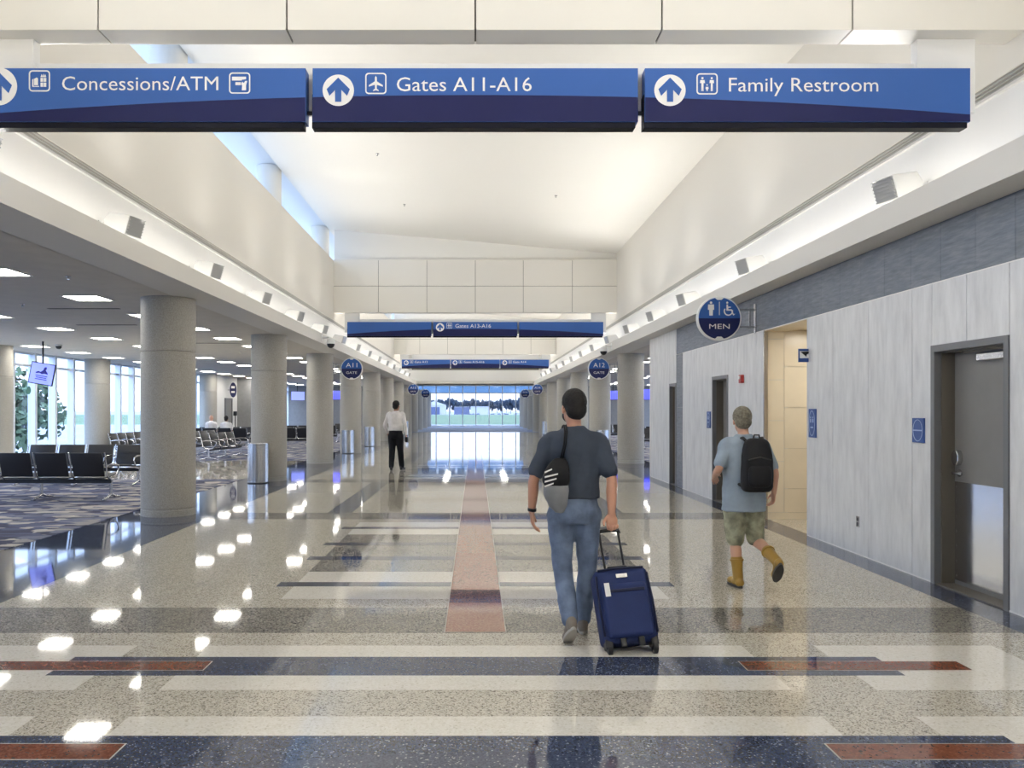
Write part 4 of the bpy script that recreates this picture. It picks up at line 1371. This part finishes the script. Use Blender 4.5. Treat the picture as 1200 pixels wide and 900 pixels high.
# sling bag on his left shoulder
bag = thing('drawstring_bag', 'black and grey drawstring bag hanging on the man\'s left shoulder', 'bag', (.70 - .165, 5.72 - .185, 1.085))
m = MB(); trunk(m, [(.02, 0, .0, .085, .05), (.02, .0, .06, .095, .06), (.035, .005, .13, .075, .05), (.05, .02, .19, .035, .028)])
knit('bag_body', m, 'backpack', bag, .008, 4, .012, .05)
m = MB(); trunk(m, [(.045, .0, -.185, .03, .025), (.03, 0, -.13, .065, .045), (.02, 0, -.06, .085, .055), (.02, 0, .005, .086, .052)])
knit('bag_bottom', m, 'bag_grey', bag, .008, 4, .012, .05)
for dx in (0, .014):
    m = MB()
    m.path([(.05 + dx, .02, .17), (.075 + dx, .015, .28), (.085 + dx, .045, .37), (.085 + dx, .10, .412), (.083 + dx, .17, .405), (.07 + dx, .30, .30)], .006, 8)
    m.build('cord', 'backpack', bag, smooth='all')
for k in range(4):
    m = MB()
    z = .10 - k * .032
    w = (.05, .09, .08, .06)[k]
    m.prism([(-.055, z - .012), (-.055 + w, z + .012), (-.055 + w, z + .022), (-.055, z + .0)], -.069, -.066, M=Matrix.Rotation(R(-8), 4, 'Z'))
    m.build('white_print', 'signwhite', bag)

# suitcase
MT['case'] = flat('navy_nylon', (32, 48, 98), .75, bump=.25, bscale=200, var=.06)
MT['case_dark'] = flat('navy_trim', (22, 30, 62), .6)
sca = thing('suitcase', 'navy blue wheeled suitcase with black pull handle behind the man', 'suitcase', (1.035, 5.27, .006), R(2))
Mt = Matrix.Translation((0, .0, .05)) @ Matrix.Rotation(R(9), 4, 'Y') @ Matrix.Rotation(R(-19), 4, 'X')
Mt = Matrix.Translation((0, 0, .05)) @ Matrix.Rotation(R(-5), 4, 'Y') @ Matrix.Rotation(R(-26), 4, 'X')
W2, D0, D1, HC = .185, .0, .23, .53
m = MB(); m.box(-W2, W2, D0, D1, .03, HC, M=Mt); cb = m.build('case_body', 'case', sca, bevel=.045, seg=4, smooth=True)
m = MB(); m.box(-W2 + .03, W2 - .03, -.035, .03, .06, .42, M=Mt); pk = m.build('front_pocket', 'case', sca, bevel=.03, seg=4, smooth=True)
m = MB(); m.box(-W2 + .05, W2 - .05, -.045, -.02, .355, .375, M=Mt); m.build('pocket_zip', 'case_dark', pk, bevel=.006)
for s in (-1, 1):
    m = MB()
    m.path([Mt @ Vector(p) for p in ((s * (W2 - .01), .0, .08), (s * (W2 - .004), -.002, .3), (s * (W2 - .012), .0, .48))], .008)
    m.build('piping', 'case_dark', sca, smooth='all')
m = MB(); m.path([Mt @ Vector(p) for p in ((-W2 + .03, .0, .518), (0, -.004, .524), (W2 - .03, .0, .518))], .008)
m.build('piping', 'case_dark', sca, smooth='all')
m = MB(); m.box(-.04, .04, -.012, .004, .455, .485, M=Mt); m.build('badge', 'steel', sca, bevel=.004)
m = MB(); m.path([Mt @ Vector(p) for p in ((-.08, .1, HC), (-.06, .1, HC + .025), (.06, .1, HC + .025), (.08, .1, HC))], .012); m.build('carry_handle', 'black', sca, smooth='all')
m = MB(); m.box(-.135, -.1, -.05, -.046, .33, .42, M=Mt); m.build('luggage_tag', 'signwhite', sca)
for s in (-1, 1):
    m = MB(); m.path([Mt @ Vector((s * .068, .19, HC - .01)), Mt @ Vector((s * .068, .19, .835))], .0085, 10)
    m.build('pull_rod', 'black', sca, smooth=True)
m = MB(); m.path([Mt @ Vector(p) for p in ((-.075, .19, .825), (-.072, .19, .848), (0, .19, .852), (.072, .19, .848), (.075, .19, .825))], .014, 12); m.build('grip', 'black', sca, smooth=True)
for s in (-1, 1):
    m = MB(); c = Mt @ Vector((s * (W2 - .035), .05, -.005)); m.cyl(c - Vector((.016, 0, 0)), c + Vector((.016, 0, 0)), .044, 24); m.build('wheel', 'black', sca, bevel=.006, smooth=True)
    m = MB(); m.box(s * (W2 - .035) - .026, s * (W2 - .035) + .026, .01, .12, .0, .07, M=Mt); m.build('wheel_housing', 'black', sca, bevel=.012)
for s in (-1, 1):
    m = MB(); m.box(s * .06 - .02, s * .06 + .02, -.02, .01, .0, .06, M=Mt)
    m.build('stand_foot', 'black', sca, bevel=.008)

# --- man in the white shirt
J2 = dict(head=(.01, .03, 1.615), yaw=R(-18),
          shL=(-.178, 0, 1.395), elL=(-.27, -.02, 1.13), wrL=(-.235, .12, .93), handL=((.1, .5, -1), (1, 0, .1), (0, 1, .3), .4),
          shR=(.178, -.01, 1.395), elR=(.255, -.05, 1.12), wrR=(.27, .0, .90), handR=((0, .1, -1), (-1, 0, 0), (0, 1, 0), .5),
          hipL=(-.092, 0, .86), knL=(-.095, .0, .47), anL=(-.10, -.06, .10), hipR=(.092, 0, .86), knR=(.10, .08, .48), anR=(.13, .10, .10))
def clothes2(t, J):
    shirt(t, J, 'whiteshirt', .99, 'long', .013, .002, .014)
    trousers(t, J, 'blacktrousers', 1.03, (.108, .078, .066), voxel=.013)
    for s, tw in (('L', -.15), ('R', .25)):
        shoe('shoe', J['an' + s], (tw, 1), 0, t, 'shoe_black', 'shoe_black')
    m = MB(); m.box(.245, .30, -.03, .09, .70, .84); m.build('pouch', 'backpack', t, bevel=.015)
person('man in white shirt and black trousers standing by the left columns', (-2.12, 21.5, .004), R(-8), 1.065, J2, dict(skin='skin2', hair='hair_dark'), .009, clothes2)

# --- traveller with backpack and mustard boots
J3 = dict(head=(.0, .05, 1.615), yaw=R(-6), tilt=R(-8),
          shL=(-.17, 0, 1.395), elL=(-.27, -.08, 1.16), wrL=(-.25, .12, 1.06), handL=((.3, .8, -.2), (.4, 0, -1), (.6, -.1, .6), .5),
          shR=(.17, -.01, 1.395), elR=(.255, -.12, 1.13), wrR=(.29, -.02, .92), handR=((0, .25, -1), (-1, 0, 0), (0, 1, .2), .5),
          hipL=(-.090, 0, .84), knL=(-.075, .03, .46), anL=(-.060, -.01, .10), hipR=(.090, 0, .84), knR=(.135, .06, .47), anR=(.205, -.30, .30))
def boot(t, an, kn, tw, pitch):
    A, K = Vector(an), Vector(kn)
    up = (K - A).normalized()
    yaw = math.atan2(-tw, 1)
    Mx = Matrix.Rotation(yaw, 4, 'Z') @ Matrix.Rotation(-pitch, 4, 'X')
    m = MB()
    for o, r in (((0, -.03, -.05), (.043, .05, .045)), ((0, .03, -.05), (.045, .09, .042)), ((0, .11, -.055), (.047, .07, .038)), ((0, 0, -.02), (.046, .055, .05))):
        m.ell(A + Mx @ Vector(o), r, Mx)
    limb(m, [(*(A + up * -.01), .050), (*(A + up * .08), .052), (*(A + up * .165), .060)])
    b = knit('boot', m, 'boot', t, .009, 3)
    m = MB(); c = A + up * .16; m.cyl(c - up * .008, c + up * .012, .066, 24); m.build('boot_cuff', 'boot', b, bevel=.004, smooth=True)
    s_ = MB()
    pts = [(( .045 + .006 * math.sin(2 * PI * i / 24)) * math.cos(2 * PI * i / 24), .055 + .13 * math.sin(2 * PI * i / 24)) for i in range(24)]
    vs_ = [A + Mx @ Vector((x, y, -.098)) for x, y in pts] + [A + Mx @ Vector((x, y, -.075)) for x, y in pts]
    s_.add(vs_, [tuple(reversed(range(24))), tuple(range(24, 48))] + [(i, (i + 1) % 24, (i + 1) % 24 + 24, i + 24) for i in range(24)])
    s_.build('sole', 'sole', b)
def clothes3(t, J):
    shirt(t, J, 'paleshirt', .74, 'short', .011, .030, .018)
    trousers(t, J, 'khaki', .98, (.115, .098, .090), .98, .011, 'shorts', .022)
    boot(t, J['anL'], J['knL'], -.15, 0)
    boot(t, J['anR'], J['knR'], .1, R(50))
p3, Mr3 = person('traveller with black backpack, khaki shorts and mustard boots walking away', (2.43, 7.30, .004), R(2), .93, J3, dict(skin='skin3', hair='hair_grey', hk=1.04), .009, clothes3)
bp = thing('backpack', 'black backpack on the back of the traveller in shorts', 'backpack', (2.47, 7.30 - .215, 1.12))
m = MB(); trunk(m, [(0, 0, -.235, .10, .06), (0, -.01, -.20, .135, .085), (0, -.015, -.05, .138, .09), (0, -.01, .10, .130, .08), (0, .0, .20, .105, .065), (0, .01, .235, .06, .04)])
bk = knit('pack_body', m, 'backpack', bp, .010, 4, .008, .08)
m = MB(); trunk(m, [(0, -.075, -.19, .08, .03), (0, -.09, -.15, .10, .04), (0, -.09, -.04, .10, .035), (0, -.08, .0, .085, .02)])
knit('front_pocket', m, 'backpack', bp, .010, 4)
m = MB(); m.path([(-.1, -.085, .05), (0, -.1, .075), (.1, -.085, .05)], .006, 6); m.build('zip', 'sole', bp, smooth='all')
m = MB(); m.path([(-.03, .0, .225), (-.02, -.005, .265), (.02, -.005, .265), (.03, 0, .225)], .008, 6); m.build('top_loop', 'sole', bp, smooth='all')
for s in (-1, 1):
    m = MB()
    m.path([(s * .075, .02, .20), (s * .085, .10, .235), (s * .09, .205, .22), (s * .095, .32, .14), (s * .12, .31, -.02), (s * .14, .16, -.16), (s * .11, .02, -.19)], .014, 8)
    m.build('shoulder_strap', 'backpack', bp, smooth='all')

# --- two people sitting far off in the left lounge
JS = dict(head=(0, .0, 1.60), yaw=0,
          shL=(-.178, 0, 1.38), elL=(-.25, .05, 1.12), wrL=(-.15, .27, 1.05), handL=((.3, 1, 0), (0, 0, -1), (1, 0, 0), .3),
          shR=(.178, 0, 1.38), elR=(.25, .05, 1.12), wrR=(.15, .27, 1.05), handR=((-.3, 1, 0), (0, 0, -1), (-1, 0, 0), .3),
          hipL=(-.10, .02, .88), knL=(-.13, .46, .90), anL=(-.13, .50, .50), hipR=(.10, .02, .88), knR=(.13, .46, .90), anR=(.13, .50, .50))
def clothesS(sm, pm):
    def f(t, J):
        shirt(t, J, sm, .88, 'short', .016)
        trousers(t, J, pm, .98, (.105, .080, .066), voxel=.016)
        for s in 'LR':
            shoe('shoe', J['an' + s], (0, 1), 0, t, 'shoe_black', 'sole')
    return f
MT['hair_thin'] = flat('thin_pale_hair', (196, 170, 150), .6)
person('bald person in white top sitting in the far left lounge', (-11.30, 34.52, -.33), 0, 1.0, JS, dict(skin='skin3', hair=None), .014, clothesS('whiteshirt', 'blacktrousers'))
person('dark-haired person sitting in the far left lounge', (-10.66, 34.52, -.36), 0, 1.0, JS, dict(skin='skin2', hair='hair_dark'), .014, clothesS('whiteshirt', 'jeans'))

# ------------------------------------------------------------------ airfield outside
GZ = -4.5
MT['apron'] = flat('concrete_apron', (120, 122, 130), .9, var=.04, vscale=.05)
MT['grass'] = flat('airfield_grass', (66, 86, 56), .95, var=.12, vscale=.03)
MT['leaf'] = flat('hazed_foliage', (50, 64, 80), .9, var=.2, vscale=.3)  # blue of the distance haze is mixed into this leaf colour
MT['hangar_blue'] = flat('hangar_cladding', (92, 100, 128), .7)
MT['hangar_white'] = flat('hangar_white_cladding', (172, 174, 180), .7)
MT['hangar_door'] = flat('hangar_door', (76, 86, 120), .7)
g = struct(box('ground', -3000, 3000, -300, 5000, GZ - 1, GZ, 'apron'), 'pale concrete apron outside the windows')
box('grass_field', -900, 900, 350, 1120, GZ, GZ + .05, 'grass', g)
box('taxiway', 60, 900, 700, 830, GZ + .05, GZ + .1, 'apron', g)
def gable(x, y, w, dpt, h, peak, m, label, doors=()):
    t = thing('hangar', label, 'building', (x, y, GZ))
    b = MB(); b.box(-w / 2, w / 2, 0, dpt, 0, h); b.build('walls', m, t)
    b = MB(); b.prism([(-w / 2 - .5, h), (w / 2 + .5, h), (0, h + peak)] if peak > 0 else [(-w / 2, h), (w / 2, h), (w / 2, h + .6), (-w / 2, h + .6)], -.6, dpt + .6); b.build('roof', 'louvre', t)
    for a, c in doors:
        b = MB(); b.box(a, c, -.3, .1, 0, h * .8); b.build('hangar_door', 'hangar_door', t)
k = 1200 / 945.0
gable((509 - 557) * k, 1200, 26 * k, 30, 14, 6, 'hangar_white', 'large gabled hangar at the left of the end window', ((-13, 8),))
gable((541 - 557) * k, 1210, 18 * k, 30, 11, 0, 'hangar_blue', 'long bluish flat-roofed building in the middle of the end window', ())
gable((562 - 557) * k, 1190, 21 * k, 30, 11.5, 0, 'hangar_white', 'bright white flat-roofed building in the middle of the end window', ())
car = MB(); car.box(-2.4, 2.4, -1, 1, .3, 1.1); car.box(-1.3, 1.5, -.9, .9, 1.1, 1.9)
car_me = car.mesh('car_body', 'hangar_door', bevel=.2)
wh = MB()
for a in (-1.5, 1.5):
    wh.cyl((a, -1.05, .4), (a, 1.05, .4), .4, 12)
wh_me = wh.mesh('car_wheels', 'black')
for i, x in enumerate((-28, -19, -8, -3, 4, 24, 34, 45)):
    t = thing('parked_car', 'tiny parked vehicle outside the end window, %s from the left' % ORD[i], 'car', (x * 1.0, 1150, GZ), 0, 'vehicles on the airfield')
    link('car_body', car_me, t); link('wheels', wh_me, t)
fu = MB(); fu.path([(-6, 0, 1.6), (-5, 0, 1.7), (-1, 0, 1.8), (3, 0, 1.9), (6, 0, 2.2)], [.3, .9, 1.1, .8, .2], 12)
fu_me = fu.mesh('fuselage', 'hangar_white', True)
wg = MB(); wg.box(-2, 0, -7, 7, 2.4, 2.6); wg_me = wg.mesh('wing', 'hangar_white')
tl = MB(); tl.prism([(4.6, 2), (6.4, 2), (6.6, 4.6), (5.8, 4.6)], -.1, .1); tl.box(4.8, 6.2, -2.4, 2.4, 2.3, 2.4); tl_me = tl.mesh('tail', 'hangar_white')
gr_ = MB()
for a, b_ in ((-4.5, 0), (-.5, -1.4), (-.5, 1.4)):
    gr_.cyl((a, b_, 0), (a, b_, 1.4), .12, 8)
gr_me = gr_.mesh('landing_gear', 'black')
for i, x in enumerate((26, 42, 58, 74)):
    t = thing('parked_aircraft', 'small white parked aircraft outside the end window, %s from the left' % ORD[i], 'aircraft', (x, 1130, GZ), .2 * i, 'aircraft on the airfield')
    link('fuselage', fu_me, t); link('wing', wg_me, t); link('tail', tl_me, t); link('landing_gear', gr_me, t)
def tree_mesh(seed, mat='leaf', nb=14, nl=1300, q=.085):
    rnd = random.Random(seed)
    m = MB()
    cs = []
    for i in range(nb):
        a = rnd.uniform(0, 2 * PI); r = rnd.uniform(.05, .40); z = rnd.uniform(.32, .84)
        k = 1.15 - 1.2 * abs(z - .5)
        cs.append((Vector((r * math.cos(a) * k, r * math.sin(a) * k, z)), rnd.uniform(.10, .19)))
    for i in range(nl):
        c, rad = rnd.choice(cs)
        d = Vector((rnd.gauss(0, 1), rnd.gauss(0, 1), rnd.gauss(0, 1))).normalized()
        p = c + d * rad * rnd.uniform(.6, 1.0)
        u = Vector((rnd.gauss(0, 1), rnd.gauss(0, 1), rnd.gauss(0, .6))).normalized()
        w = u.cross(d)
        if w.length < .05:
            continue
        w = w.normalized() * q * .7; u = u * q
        m.add([p - u, p - u * .2 + w, p + u, p - u * .2 - w], [(0, 1, 2, 3)])
    tr = MB(); tr.cyl((0, 0, 0), (0, 0, .6), .035, 8, .015)
    for c, rad in cs[:7]:
        tr.cyl((0, 0, .3), c, .014, 6, .006)
    return m.mesh('foliage', mat), tr.mesh('trunk', 'jamb', True)
TM = [tree_mesh(s) for s in range(4)]
def tree(x, y, h, w, label, group, i, z=GZ, TM=TM):
    t = thing('tree', label, 'tree', (x, y, z), i * 1.7, group)
    t.scale = (w, w, h)
    a, b = TM[i % 4]
    link('foliage', a, t); link('trunk', b, t)
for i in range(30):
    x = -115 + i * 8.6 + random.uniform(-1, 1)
    tree(x, 1480 + 24 * (i % 2), random.uniform(25, 31), 15, 'tree with haze-tinted foliage in the line behind the hangars, %s from the left' % (ORD[i] if i < 25 else ('twenty-%s' % ORD[i - 20])), 'tree line behind the hangars', i)
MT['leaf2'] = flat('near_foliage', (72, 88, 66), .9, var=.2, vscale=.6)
TM2 = [tree_mesh(s, 'leaf2', 18, 2600, .032) for s in range(4)]
for i, (x, y, h, w) in enumerate(((-32, 36, 9.5, 8), (-30, 48, 8.5, 7), (-36, 60, 11, 9), (-40, 28, 9, 9))):
    o = tree(x, y, h, w, 'green tree outside the left windows, %s from the front' % ORD[(1, 2, 3, 0)[i]], 'trees outside the left windows', i, GZ, TM2)
